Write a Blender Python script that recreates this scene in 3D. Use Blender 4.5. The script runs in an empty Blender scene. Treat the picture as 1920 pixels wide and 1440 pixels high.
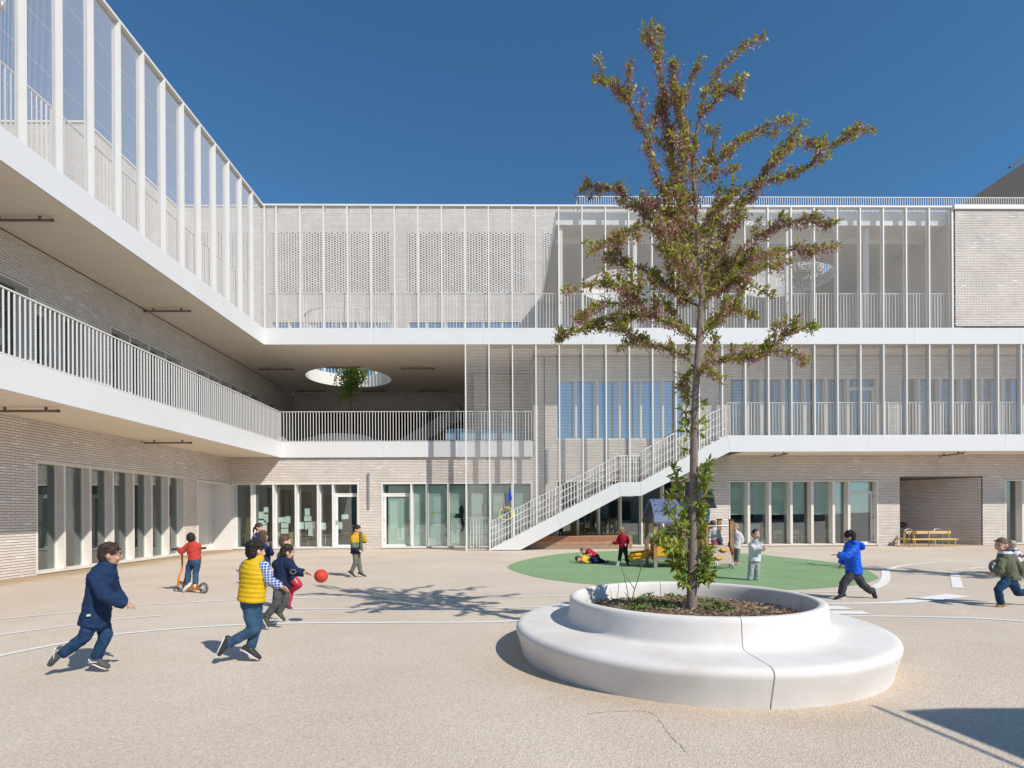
import bpy, bmesh, math, random
import numpy as np
from mathutils import Vector, Matrix

random.seed(7)
rng = np.random.default_rng(7)
scene = bpy.context.scene
col = scene.collection

# ------------------------------------------------------------------ camera
F, EYE, CY = 1067.0, 1.4, 961.0            # focal length in photo pixels, eye height, horizon row
YAW, ROLL = math.radians(.86), math.radians(.30)
cd = bpy.data.cameras.new('camera')
cd.sensor_width = 36
cd.lens = F / 1920 * 36
cd.shift_y = (CY - 720) / 1920
cd.clip_start, cd.clip_end = .05, 2000
cam = bpy.data.objects.new('camera', cd)
cam.location = (0, 0, EYE)
cam.rotation_euler = (math.pi / 2, ROLL, -YAW)
col.objects.link(cam)
scene.camera = cam

# ------------------------------------------------------------------ light
TO_SUN = Vector((.80, -.82, 1.0)).normalized()
w = bpy.data.worlds.new('World')
scene.world = w
w.use_nodes = True
nt = w.node_tree
for n in list(nt.nodes):
    nt.nodes.remove(n)
sky = nt.nodes.new('ShaderNodeTexSky')
sky.sky_type = 'NISHITA'
sky.sun_disc = False
sky.sun_elevation = math.asin(TO_SUN.z)
sky.sun_rotation = math.atan2(TO_SUN.x, TO_SUN.y)
sky.altitude = 0
sky.air_density = 1.0
sky.dust_density = 0
sky.ozone_density = 10.0
bg = nt.nodes.new('ShaderNodeBackground')
bg.inputs['Strength'].default_value = .11
wo = nt.nodes.new('ShaderNodeOutputWorld')
hs = nt.nodes.new('ShaderNodeHueSaturation')      # the deep clear blue of the day, all over the sky
hs.inputs['Hue'].default_value = .4885
hs.inputs['Saturation'].default_value = 1.04
hs.inputs['Value'].default_value = 1.03
nt.links.new(sky.outputs[0], hs.inputs['Color'])
nt.links.new(hs.outputs[0], bg.inputs['Color'])
nt.links.new(bg.outputs[0], wo.inputs['Surface'])
sl = bpy.data.lights.new('sun', 'SUN')
sl.energy = 4.3
sl.angle = math.radians(.55)
sl.color = (1.0, .935, .845)
sun = bpy.data.objects.new('sun', sl)
sun.location = (20, -20, 30)
sun.rotation_euler = TO_SUN.to_track_quat('Z', 'Y').to_euler()
col.objects.link(sun)
scene.view_settings.view_transform = 'Standard'
scene.view_settings.look = 'None'
scene.view_settings.exposure = .12
scene.view_settings.gamma = 1
scene.view_settings.use_curve_mapping = False
scene.cycles.max_bounces = 6
scene.cycles.transparent_max_bounces = 16

# ------------------------------------------------------------------ photo pixel -> point in the place
def _rz(a):
    c, s = math.cos(a), math.sin(a)
    return np.array([[c, -s, 0], [s, c, 0], [0, 0, 1]])
def _ry(a):
    c, s = math.cos(a), math.sin(a)
    return np.array([[c, 0, s], [0, 1, 0], [-s, 0, c]])
RC = _rz(-YAW) @ _ry(ROLL)
C0 = np.array([0, 0, EYE])
def ray(px, py):
    return RC @ np.array([(px - 960) / F, 1, (CY - py) / F])
def onY(px, py, d):
    r = ray(px, py)
    return C0 + r * (d / r[1])
def onZ(px, py, z=0.0):
    r = ray(px, py)
    return C0 + r * ((z - EYE) / r[2])
def project(p):
    q = RC.T @ (np.asarray(p, float) - C0)
    return 960 + F * q[0] / q[1], CY - F * q[2] / q[1]

# ------------------------------------------------------------------ materials
MATS = {}
def mat(name, c=(.5, .5, .5), rough=.6, metal=0.0, var=0.0, vscale=8.0, bump=0.0, bscale=60.0, spec=.3, c2=None):
    if name in MATS:
        return MATS[name]
    m = bpy.data.materials.new(name)
    m.use_nodes = True
    t = m.node_tree
    b = t.nodes['Principled BSDF']
    b.inputs['Base Color'].default_value = (*c, 1)
    b.inputs['Roughness'].default_value = rough
    b.inputs['Metallic'].default_value = metal
    b.inputs['Specular IOR Level'].default_value = spec
    tc = t.nodes.new('ShaderNodeTexCoord')
    if var or c2:
        n = t.nodes.new('ShaderNodeTexNoise')
        n.inputs['Scale'].default_value = vscale
        n.inputs['Detail'].default_value = 6
        n.inputs['Roughness'].default_value = .65
        t.links.new(tc.outputs['Object'], n.inputs['Vector'])
        r = t.nodes.new('ShaderNodeValToRGB')
        r.color_ramp.elements[0].position = .3
        r.color_ramp.elements[1].position = .7
        lo = c2 if c2 else tuple(max(0, x * (1 - var)) for x in c)
        hi = c if c2 else tuple(min(1, x * (1 + var)) for x in c)
        r.color_ramp.elements[0].color = (*lo, 1)
        r.color_ramp.elements[1].color = (*hi, 1)
        t.links.new(n.outputs['Fac'], r.inputs['Fac'])
        t.links.new(r.outputs['Color'], b.inputs['Base Color'])
    if bump:
        n2 = t.nodes.new('ShaderNodeTexNoise')
        n2.inputs['Scale'].default_value = bscale
        n2.inputs['Detail'].default_value = 5
        t.links.new(tc.outputs['Object'], n2.inputs['Vector'])
        bp = t.nodes.new('ShaderNodeBump')
        bp.inputs['Strength'].default_value = bump
        bp.inputs['Distance'].default_value = .01
        t.links.new(n2.outputs['Fac'], bp.inputs['Height'])
        t.links.new(bp.outputs['Normal'], b.inputs['Normal'])
    MATS[name] = m
    return m

def brick_material():
    m = mat('brick', (.5, .45, .4), rough=.85, spec=.2, bump=.25, bscale=90)
    t = m.node_tree
    b = t.nodes['Principled BSDF']
    a = t.nodes.new('ShaderNodeAttribute')
    a.attribute_name = 'tone'
    r = t.nodes.new('ShaderNodeValToRGB')
    e = r.color_ramp.elements
    e[0].position, e[0].color = 0.0, (.655, .585, .525, 1)
    e[1].position, e[1].color = 1.0, (.82, .81, .79, 1)
    for p, c in ((.45, (.735, .67, .61, 1)), (.8, (.775, .715, .66, 1))):
        q = e.new(p)
        q.color = c
    t.links.new(a.outputs['Fac'], r.inputs['Fac'])
    n = t.nodes.new('ShaderNodeTexNoise')
    n.inputs['Scale'].default_value = 1.3
    n.inputs['Detail'].default_value = 8
    tc = [x for x in t.nodes if x.type == 'TEX_COORD'][0]
    t.links.new(tc.outputs['Object'], n.inputs['Vector'])
    mr = t.nodes.new('ShaderNodeMapRange')
    mr.inputs['From Min'].default_value, mr.inputs['From Max'].default_value = .3, .7
    mr.inputs['To Min'].default_value, mr.inputs['To Max'].default_value = .9, 1.06
    t.links.new(n.outputs['Fac'], mr.inputs['Value'])
    mx = t.nodes.new('ShaderNodeVectorMath')
    mx.operation = 'SCALE'
    t.links.new(r.outputs['Color'], mx.inputs[0])
    t.links.new(mr.outputs['Result'], mx.inputs['Scale'])
    t.links.new(mx.outputs['Vector'], b.inputs['Base Color'])
    return m

def glass_material(name, tint, refl):
    m = bpy.data.materials.new(name)
    m.use_nodes = True
    t = m.node_tree
    for n in list(t.nodes):
        t.nodes.remove(n)
    o = t.nodes.new('ShaderNodeOutputMaterial')
    mx = t.nodes.new('ShaderNodeMixShader')
    tr = t.nodes.new('ShaderNodeBsdfTransparent')
    tr.inputs['Color'].default_value = (*tint, 1)
    gl = t.nodes.new('ShaderNodeBsdfGlossy')
    gl.inputs['Roughness'].default_value = .012
    gl.inputs['Color'].default_value = (.9, .96, 1, 1)
    lw = t.nodes.new('ShaderNodeLayerWeight')          # more mirror at a slant, the same from both faces of the pane
    lw.inputs['Blend'].default_value = .5
    fr = t.nodes.new('ShaderNodeMath'); fr.operation = 'POWER'
    fr.inputs[1].default_value = 4
    t.links.new(lw.outputs['Facing'], fr.inputs[0])
    ad = t.nodes.new('ShaderNodeMath')
    ad.operation = 'ADD'
    ad.inputs[1].default_value = refl
    ad.use_clamp = True
    # slightly uneven panes
    tc = t.nodes.new('ShaderNodeTexCoord')
    ns = t.nodes.new('ShaderNodeTexNoise')
    ns.inputs['Scale'].default_value = 1.1
    t.links.new(tc.outputs['Object'], ns.inputs['Vector'])
    bp = t.nodes.new('ShaderNodeBump')
    bp.inputs['Strength'].default_value = .03
    bp.inputs['Distance'].default_value = .02
    t.links.new(ns.outputs['Fac'], bp.inputs['Height'])
    t.links.new(bp.outputs['Normal'], gl.inputs['Normal'])
    t.links.new(fr.outputs[0], ad.inputs[0])
    t.links.new(ad.outputs[0], mx.inputs[0])
    t.links.new(tr.outputs[0], mx.inputs[1])
    t.links.new(gl.outputs[0], mx.inputs[2])
    t.links.new(mx.outputs[0], o.inputs['Surface'])
    return m

M_BRICK = brick_material()
M_MORTAR = mat('mortar', (.29, .24, .205), .95, var=.15, vscale=5)
M_WHITE = mat('white_coated_metal', (.76, .745, .715), .45, var=.03, vscale=1.5, spec=.4)
M_FASCIA = mat('white_fascia_panel', (.70, .70, .70), .4, var=.025, vscale=.9, spec=.4)
M_CREAM = mat('cream_window_metal', (.74, .70, .645), .5, var=.03, vscale=2)
M_WIRE = mat('light_wire', (.66, .63, .60), .5)
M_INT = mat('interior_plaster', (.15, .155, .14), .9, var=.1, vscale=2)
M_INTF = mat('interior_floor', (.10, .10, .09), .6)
M_GLASS = glass_material('window_glass', (.90, .955, .925), .15)
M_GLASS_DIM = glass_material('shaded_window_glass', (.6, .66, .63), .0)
M_GLASS_UP = glass_material('upper_window_glass', (.42, .52, .52), .42)
M_DARK = mat('dark_metal', (.05, .047, .045), .5)
M_GREY = mat('galvanised_steel', (.42, .43, .44), .4, metal=.6)
M_CONC = mat('white_concrete', (.71, .69, .66), .75, var=.05, vscale=3.0, bump=.12, bscale=140)
M_PAPER = mat('paper', (.78, .82, .78), .9)
M_BLIND = mat('roller_blind', (.60, .68, .63), .9, var=.05, vscale=3)
M_LIGHTWOOD = mat('pale_wood', (.55, .40, .22), .6, var=.15, vscale=6)

# ------------------------------------------------------------------ objects
ORI = {}
def link(o, parent=None):
    col.objects.link(o)
    if parent is not None:
        o.parent = parent
    return o
def tag(o, label=None, cat=None, group=None, kind=None):
    if label: o['label'] = label
    if cat: o['category'] = cat
    if group: o['group'] = group
    if kind: o['kind'] = kind
    return o
def thing(name, label, cat, loc=(0, 0, 0), group=None, kind=None):
    o = bpy.data.objects.new(name, None)
    o.empty_display_size = .2
    o.location = loc
    col.objects.link(o)
    ORI[o.name] = np.array(loc, float)
    return tag(o, label, cat, group, kind)
def put(name, me, parent=None, loc=(0, 0, 0), rot=None, scale=None):
    """one object showing mesh data at a world place"""
    o = bpy.data.objects.new(name, me)
    base = ORI.get(parent.name, np.zeros(3)) if parent is not None else np.zeros(3)
    o.location = np.array(loc, float) - base
    if rot is not None: o.rotation_euler = rot
    if scale is not None: o.scale = scale
    link(o, parent)
    ORI[o.name] = np.array(loc, float)
    return o
def np_mesh(name, V, Q, m, tone=None, smooth=False):
    V = np.asarray(V, np.float32).reshape(-1, 3)
    Q = np.asarray(Q, np.int32)
    k = Q.shape[1]
    me = bpy.data.meshes.new(name)
    me.vertices.add(len(V)); me.vertices.foreach_set('co', V.ravel())
    me.loops.add(Q.size); me.loops.foreach_set('vertex_index', Q.ravel())
    me.polygons.add(len(Q))
    me.polygons.foreach_set('loop_start', np.arange(0, Q.size, k, dtype=np.int32))
    me.polygons.foreach_set('loop_total', np.full(len(Q), k, np.int32))
    me.polygons.foreach_set('use_smooth', np.full(len(Q), smooth, bool))
    if tone is not None:
        a = me.attributes.new('tone', 'FLOAT', 'FACE')
        a.data.foreach_set('value', np.asarray(tone, np.float32))
    me.materials.append(m)
    me.update(calc_edges=True)
    return me

def frames(P, side=None):
    P = [np.asarray(p, float) for p in P]
    T = []
    for i in range(len(P)):
        a, b = P[max(0, i - 1)], P[min(len(P) - 1, i + 1)]
        d = b - a
        L = np.linalg.norm(d)
        T.append(d / L if L > 1e-9 else np.array([0, 0, 1.]))
    X = np.asarray(side, float) if side is not None else (np.array([1., 0, 0]) if abs(T[0][0]) < .9 else np.array([0, 1., 0]))
    out = []
    for t in T:
        x = X - t * np.dot(X, t)
        L = np.linalg.norm(x)
        if L < 1e-6:
            x = np.cross(t, [0, 1, .3]); L = np.linalg.norm(x)
        x = x / L
        if side is None: X = x
        out.append((t, x, np.cross(t, x)))
    return out

class MB:
    """collects faces and links them as ONE mesh object"""
    def __init__(s):
        s.v, s.f, s.mi, s.mats, s.cur, s.sm = [], [], [], [], 0, []
    def use(s, m):
        if m not in s.mats: s.mats.append(m)
        s.cur = s.mats.index(m)
        return s
    def add(s, V, Fs, smooth=False):
        b = len(s.v)
        s.v.extend([tuple(map(float, p)) for p in V])
        for f in Fs:
            s.f.append([b + i for i in f]); s.mi.append(s.cur); s.sm.append(smooth)
        return s
    def obox(s, c, a, b, d):
        c, a, b, d = (np.asarray(q, float) for q in (c, a, b, d))
        V = [c + i * a + j * b + k * d for k in (-1, 1) for j in (-1, 1) for i in (-1, 1)]
        F_ = [(0, 2, 3, 1), (4, 5, 7, 6), (0, 1, 5, 4), (2, 6, 7, 3), (0, 4, 6, 2), (1, 3, 7, 5)]
        if np.dot(np.cross(a, b), d) < 0:
            F_ = [f[::-1] for f in F_]
        return s.add(V, F_)
    def box(s, x0, x1, y0, y1, z0, z1):
        return s.obox(((x0 + x1) / 2, (y0 + y1) / 2, (z0 + z1) / 2), ((x1 - x0) / 2, 0, 0), (0, (y1 - y0) / 2, 0), (0, 0, (z1 - z0) / 2))
    def bar(s, p, q, wx, wy, side=(0, 0, 1)):
        p, q = np.asarray(p, float), np.asarray(q, float)
        t, x, y = frames([p, q], side)[0]
        return s.obox((p + q) / 2, x * wx / 2, y * wy / 2, (q - p) / 2)
    def tube(s, P, R, n=10, side=None, cap=True, smooth=True, flat0=False, flat1=False):
        """P points, R radii (number or (rx, ry)); rounded ends"""
        fr = frames(P, side)
        rings, V = [], []
        RR = [(r, r) if np.isscalar(r) else tuple(r) for r in R]
        seq = []
        if cap and not flat0:
            for a in (80, 55, 28):
                q = math.radians(a)
                seq.append((np.asarray(P[0], float) - fr[0][0] * min(RR[0]) * math.sin(q), RR[0][0] * math.cos(q), RR[0][1] * math.cos(q), fr[0]))
        for p, r, f in zip(P, RR, fr):
            seq.append((np.asarray(p, float), r[0], r[1], f))
        if cap and not flat1:
            for a in (28, 55, 80):
                q = math.radians(a)
                seq.append((np.asarray(P[-1], float) + fr[-1][0] * min(RR[-1]) * math.sin(q), RR[-1][0] * math.cos(q), RR[-1][1] * math.cos(q), fr[-1]))
        for c, rx, ry, (t, x, y) in seq:
            for i in range(n):
                a = 2 * math.pi * i / n
                V.append(c + x * rx * math.cos(a) + y * ry * math.sin(a))
        Fs = []
        for k in range(len(seq) - 1):
            for i in range(n):
                j = (i + 1) % n
                Fs.append((k * n + i, k * n + j, (k + 1) * n + j, (k + 1) * n + i))
        Fs.append(tuple(range(n - 1, -1, -1)))
        m = (len(seq) - 1) * n
        Fs.append(tuple(m + i for i in range(n)))
        return s.add(V, Fs, smooth)
    def ball(s, c, r, n=14, axes=None):
        c = np.asarray(c, float)
        r = (r, r, r) if np.isscalar(r) else r
        A = np.eye(3) if axes is None else np.asarray(axes, float)
        m = max(6, n // 2)
        V = [c + A[2] * r[2]]
        for i in range(1, m):
            q = math.pi * i / m
            for j in range(n):
                a = 2 * math.pi * j / n
                V.append(c + A[0] * r[0] * math.sin(q) * math.cos(a) + A[1] * r[1] * math.sin(q) * math.sin(a) + A[2] * r[2] * math.cos(q))
        V.append(c - A[2] * r[2])
        Fs = [(0, 1 + j, 1 + (j + 1) % n) for j in range(n)]
        for i in range(m - 2):
            for j in range(n):
                a, b = 1 + i * n + j, 1 + i * n + (j + 1) % n
                Fs.append((a, a + n, b + n, b))
        L = len(V) - 1
        Fs += [(L, 1 + (m - 2) * n + (j + 1) % n, 1 + (m - 2) * n + j) for j in range(n)]
        return s.add(V, Fs, True)
    def lathe(s, c, prof, a0=0, a1=2 * math.pi, n=48, smooth=True, ends=False):
        full = abs(a1 - a0 - 2 * math.pi) < 1e-6
        m = n if full else n + 1
        V = []
        for i in range(m):
            a = a0 + (a1 - a0) * i / n
            for r, z in prof:
                V.append((c[0] + r * math.cos(a), c[1] + r * math.sin(a), c[2] + z))
        k = len(prof)
        Fs = []
        for i in range(n):
            i2 = (i + 1) % m if full else i + 1
            for j in range(k - 1):
                Fs.append((i * k + j, i2 * k + j, i2 * k + j + 1, i * k + j + 1))
        s.add(V, Fs, smooth)
        if ends and not full:
            s.add([V[j] for j in range(k)], [tuple(range(k))], False)
            s.add([V[(m - 1) * k + j] for j in range(k)], [tuple(range(k - 1, -1, -1))], False)
        return s
    def prism(s, pts, d):
        """polygon points (3D, one plane) pushed along d"""
        P = [np.asarray(p, float) for p in pts]
        d = np.asarray(d, float)
        n = len(P)
        V = P + [p + d for p in P]
        nv = np.zeros(3)
        for i in range(n):
            nv += np.cross(P[i], P[(i + 1) % n])
        Fs = [tuple(range(n)), tuple(range(2 * n - 1, n - 1, -1))] + [(i, i + n, (i + 1) % n + n, (i + 1) % n) for i in range(n)]
        if np.dot(nv, d) > 0:
            Fs = [f[::-1] for f in Fs]
        return s.add(V, Fs)
    def mesh(s, name, m=None, origin=(0, 0, 0)):
        me = bpy.data.meshes.new(name)
        o = np.asarray(origin, float)
        me.from_pydata([tuple(np.asarray(p) - o) for p in s.v], [], s.f)
        mats = s.mats if s.mats else [m]
        for q in mats: me.materials.append(q)
        me.polygons.foreach_set('material_index', s.mi)
        me.polygons.foreach_set('use_smooth', s.sm)
        me.update()
        return me
    def build(s, name, m=None, parent=None, origin=None):
        base = ORI.get(parent.name, np.zeros(3)) if parent is not None else np.zeros(3)
        og = base if origin is None else np.asarray(origin, float)
        return put(name, s.mesh(name, m, og), parent, og)
# ================================================================== large structure
DE, DW, DB = 20.9, 22.5, 29.55       # depth of the post plane, of the front wall, of the rear terrace wall
XE, XL = -8.71, -10.8                # edge and wall of the left wing
Z1B, Z1T, Z2B, Z2T, ZTOP = 3.62, 4.19, 7.60, 8.16, 12.66
XR = 22.6                            # how far right the front is built
Y0 = 5.0                             # how far towards the camera the left wing is built

# ---- ground
def ground_material():
    m = mat('playground_surface', (.5, .43, .36), rough=.93, spec=.15)
    t = m.node_tree
    b = t.nodes['Principled BSDF']
    tc = [x for x in t.nodes if x.type == 'TEX_COORD'][0]
    def noise_(sc, det=6, rough=.6):
        n = t.nodes.new('ShaderNodeTexNoise')
        n.inputs['Scale'].default_value = sc; n.inputs['Detail'].default_value = det; n.inputs['Roughness'].default_value = rough
        t.links.new(tc.outputs['Object'], n.inputs['Vector'])
        return n
    def ramp(src, p0, c0, p1, c1):
        r = t.nodes.new('ShaderNodeValToRGB')
        r.color_ramp.elements[0].position, r.color_ramp.elements[0].color = p0, (*c0, 1)
        r.color_ramp.elements[1].position, r.color_ramp.elements[1].color = p1, (*c1, 1)
        t.links.new(src, r.inputs['Fac'])
        return r
    def mul(a, b_):
        x = t.nodes.new('ShaderNodeMix'); x.data_type = 'RGBA'; x.blend_type = 'MULTIPLY'
        x.inputs[0].default_value = 1
        t.links.new(a, x.inputs[6]); t.links.new(b_, x.inputs[7])
        return x.outputs[2]
    vo = t.nodes.new('ShaderNodeTexVoronoi')
    vo.inputs['Scale'].default_value = 95
    t.links.new(tc.outputs['Object'], vo.inputs['Vector'])
    sp = t.nodes.new('ShaderNodeSeparateColor')
    t.links.new(vo.outputs['Color'], sp.inputs[0])
    grain = ramp(sp.outputs[0], 0.0, (.565, .49, .405), 1.0, (.735, .655, .56))
    big = ramp(noise_(.45, 8).outputs['Fac'], .3, (.90, .88, .86), .7, (1.04, 1.04, 1.04))
    fine = ramp(noise_(30, 3).outputs['Fac'], .25, (.90, .90, .90), .75, (1.08, 1.08, 1.08))
    vs = t.nodes.new('ShaderNodeTexVoronoi'); vs.inputs['Scale'].default_value = 34
    t.links.new(tc.outputs['Object'], vs.inputs['Vector'])
    speck = ramp(vs.outputs['Distance'], .06, (.70, .66, .61), .15, (1, 1, 1))
    patch = ramp(noise_(.13, 5, .7).outputs['Fac'], .35, (.93, .905, .87), .65, (1.03, 1.03, 1.03))
    c = mul(mul(mul(mul(grain.outputs[0], big.outputs[0]), fine.outputs[0]), speck.outputs[0]), patch.outputs[0])
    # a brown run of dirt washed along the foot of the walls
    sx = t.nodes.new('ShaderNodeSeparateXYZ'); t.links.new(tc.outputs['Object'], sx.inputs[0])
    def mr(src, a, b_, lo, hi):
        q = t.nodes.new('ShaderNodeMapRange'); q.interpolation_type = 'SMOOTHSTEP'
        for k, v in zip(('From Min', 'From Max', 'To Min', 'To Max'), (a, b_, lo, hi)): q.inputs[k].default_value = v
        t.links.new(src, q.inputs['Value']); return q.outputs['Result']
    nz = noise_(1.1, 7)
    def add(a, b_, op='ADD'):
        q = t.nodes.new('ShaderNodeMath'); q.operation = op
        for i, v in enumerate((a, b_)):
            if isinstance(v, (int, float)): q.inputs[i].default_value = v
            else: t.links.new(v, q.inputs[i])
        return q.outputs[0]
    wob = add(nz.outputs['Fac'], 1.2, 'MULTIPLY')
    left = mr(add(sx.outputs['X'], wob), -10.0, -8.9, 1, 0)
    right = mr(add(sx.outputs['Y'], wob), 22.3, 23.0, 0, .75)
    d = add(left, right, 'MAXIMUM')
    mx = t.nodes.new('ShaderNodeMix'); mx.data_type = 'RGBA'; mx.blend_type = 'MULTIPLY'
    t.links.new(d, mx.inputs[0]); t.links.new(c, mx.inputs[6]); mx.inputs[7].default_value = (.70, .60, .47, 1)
    # sandy drift around the planter foot
    v = t.nodes.new('ShaderNodeVectorMath'); v.operation = 'DISTANCE'; v.inputs[1].default_value = (1.88, 5.72, 0)
    t.links.new(tc.outputs['Object'], v.inputs[0])
    ring = mr(add(v.outputs['Value'], wob), 2.2, 2.9, .55, 0)
    mx2 = t.nodes.new('ShaderNodeMix'); mx2.data_type = 'RGBA'; mx2.blend_type = 'MULTIPLY'
    t.links.new(ring, mx2.inputs[0]); t.links.new(mx.outputs[2], mx2.inputs[6]); mx2.inputs[7].default_value = (.80, .70, .56, 1)
    t.links.new(mx2.outputs[2], b.inputs['Base Color'])
    bp = t.nodes.new('ShaderNodeBump'); bp.inputs['Strength'].default_value = .55; bp.inputs['Distance'].default_value = .006
    t.links.new(vo.outputs['Distance'], bp.inputs['Height'])
    t.links.new(bp.outputs['Normal'], b.inputs['Normal'])
    return m
g = MB()
S = 400
g.add([(-S, -S, 0), (S, -S, 0), (S, S, 0), (-S, S, 0)], [(0, 1, 2, 3)])
tag(g.build('ground', ground_material()), 'beige granular playground surface across the whole school yard', 'ground', kind='structure')

def smooth_path(pts, closed=False, k=6):
    P = [np.asarray(p, float) for p in pts]
    n = len(P)
    out = []
    for i in range(n if closed else n - 1):
        p0 = P[(i - 1) % n] if closed or i > 0 else P[0]
        p1, p2 = P[i], P[(i + 1) % n]
        p3 = P[(i + 2) % n] if closed or i + 2 < n else P[-1]
        for j in range(k):
            t = j / k
            out.append(.5 * (2 * p1 + (p2 - p0) * t + (2 * p0 - 5 * p1 + 4 * p2 - p3) * t * t + (3 * p1 - p0 - 3 * p2 + p3) * t ** 3))
    if not closed: out.append(P[-1])
    return out
def flat(name, m, pts, z, label, cat):
    b = MB()
    b.add([(p[0], p[1], z) for p in pts], [tuple(range(len(pts)))])
    o = b.build(name, m)
    if o.data.polygons[0].normal.z < 0:
        o.data.flip_normals()
    return tag(o, label, cat, kind='structure')
M_GREEN = mat('green_rubber', (.235, .36, .19), .95, var=.10, vscale=1.4, bump=.3, bscale=300, spec=.1)
gp = [(955, 1060), (976, 1052), (1019, 1043), (1071, 1036.5), (1148, 1033.6), (1270, 1033), (1385, 1037.5), (1427, 1040), (1478, 1045.5), (1528, 1050.4), (1571, 1056), (1617, 1066), (1645, 1081),
      (1642, 1087), (1617, 1095), (1577, 1100), (1498, 1105.4), (1400, 1108), (1300, 1108), (1200, 1104), (1114, 1096), (1079, 1093), (1019, 1085), (980, 1076), (953, 1066)]
flat('rubber_surface', M_GREEN, smooth_path([onZ(*p)[:2] for p in gp], True, 5), .004, 'large rounded patch of green rubber flooring under the playhouse', 'rubber flooring')

def line_material():
    m = mat('road_paint', (.80, .79, .76), .8, var=.05, vscale=3, spec=.2)
    return m
M_PAINT = line_material()
def stripe(pts, w0, label, w1=None, z=.006):
    P = smooth_path([onZ(*p)[:2] for p in pts])
    V, Fs = [], []
    n = len(P)
    for i, p in enumerate(P):
        d = P[min(n - 1, i + 1)] - P[max(0, i - 1)]
        d = d / (np.linalg.norm(d) + 1e-9)
        wd = 1.25 * (w0 + ((w1 if w1 is not None else w0) - w0) * i / (n - 1)) / 2
        q = np.array([-d[1], d[0]]) * wd
        V += [(p[0] - q[0], p[1] - q[1], z), (p[0] + q[0], p[1] + q[1], z)]
    for i in range(n - 1):
        Fs.append((2 * i, 2 * i + 2, 2 * i + 3, 2 * i + 1))
    b = MB(); b.add(V, Fs)
    o = b.build('painted_line', M_PAINT)
    return tag(o, label, 'painted line', 'white lines painted on the playground', 'structure')
stripe([(-60, 1170), (0, 1161), (141, 1148), (248, 1136), (445, 1125.6), (555, 1121.5), (760, 1120), (960, 1119.3), (1065, 1118)], .05, 'long thin white line farthest behind the running children')
stripe([(-60, 1201), (0, 1191), (140, 1171.6), (225, 1161), (307, 1154)], .05, 'short white line ending behind the boy in the navy coat')
stripe([(540, 1143), (581, 1142.6), (849, 1141.7), (960, 1139.5), (1057, 1136)], .05, 'thin white line through the tree shadow under the red ball')
stripe([(-60, 1245), (0, 1230), (112, 1207.7), (211, 1191), (328, 1179.5), (459, 1171.6), (620, 1168.3), (900, 1167), (975, 1164), (1090, 1160)], .06, 'curved white line nearest the camera running in under the planter')
stripe([(1540, 1156), (1666, 1156), (1770, 1158), (1853, 1161), (1960, 1169)], .06, 'white line leaving the planter towards the right edge')
stripe([(1545, 1132.5), (1645, 1131), (1697, 1129), (1749, 1122.5), (1797, 1116.5)], .05, 'white line rising to a broad blunt end near the running boy', .30)
stripe([(1500, 1111.5), (1582, 1109.6), (1616, 1107), (1643, 1102)], .05, 'thin white line below the green rubber flooring')
stripe([(1636, 1104), (1655, 1094), (1661, 1082), (1660, 1070)], .13, 'broad curved white band beside the green rubber flooring', .13, .008)
stripe([(1660, 1070), (1686, 1062), (1728, 1057), (1780, 1054.3), (1861, 1053), (1960, 1053)], .09, 'thin white line arching away behind the right tree shadow')
stripe([(1789, 1073), (1796, 1102.5)], .13, 'single short white dash in the right hand lane')
stripe([(1815, 1066.5), (1836, 1064.5), (1862, 1063.5), (1930, 1063)], .09, 'pointed white line behind the boy in the green hoodie')
for pts, lb in (([(1545, 1137), (1580, 1137), (1600, 1143), (1545, 1143)], 'smaller white slanted bar touching the planter'), ([(1550, 1146), (1616, 1146), (1634, 1152), (1550, 1152)], 'larger white slanted bar touching the planter')):
    tag(flat('painted_bar', M_PAINT, [onZ(*p)[:2] for p in pts], .006, lb, 'painted bar'), group='slanted bars beside the planter')
M_CRACK = mat('ground_seam', (.50, .42, .325), .95, var=.3, vscale=25)
def seam(pts, w0, label):
    P0 = [onZ(*p)[:2] for p in pts]
    P = [p + rng.normal(0, .007, 2) for p in smooth_path(P0, False, 10)]
    b = MB()
    n = len(P); V = []
    for i, p in enumerate(P):
        d = P[min(n - 1, i + 1)] - P[max(0, i - 1)]; d = d / (np.linalg.norm(d) + 1e-9)
        q = np.array([-d[1], d[0]]) * w0 * rng.uniform(.02, .42)
        V += [(p[0] - q[0], p[1] - q[1], .003), (p[0] + q[0], p[1] + q[1], .003)]
    b.add(V, [(2 * i, 2 * i + 2, 2 * i + 3, 2 * i + 1) for i in range(n - 1)])
    tag(b.build('ground_seam', M_CRACK), label, 'ground seam', kind='structure')
seam([(1100, 1338), (1180, 1333), (1222, 1337), (1243, 1360), (1262, 1385), (1290, 1410)], .012, 'brown crack in the ground in front of the planter')

# ---- the school building
B = thing('school_building', 'pale brick school building with white balconies and wire mesh screens around the yard', 'building', (-9, 22, 0))
def part(name, mb, m=None, kind=None, parent=B):
    o = mb.build(name, m, parent)
    if kind: o['kind'] = kind
    return o

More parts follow.
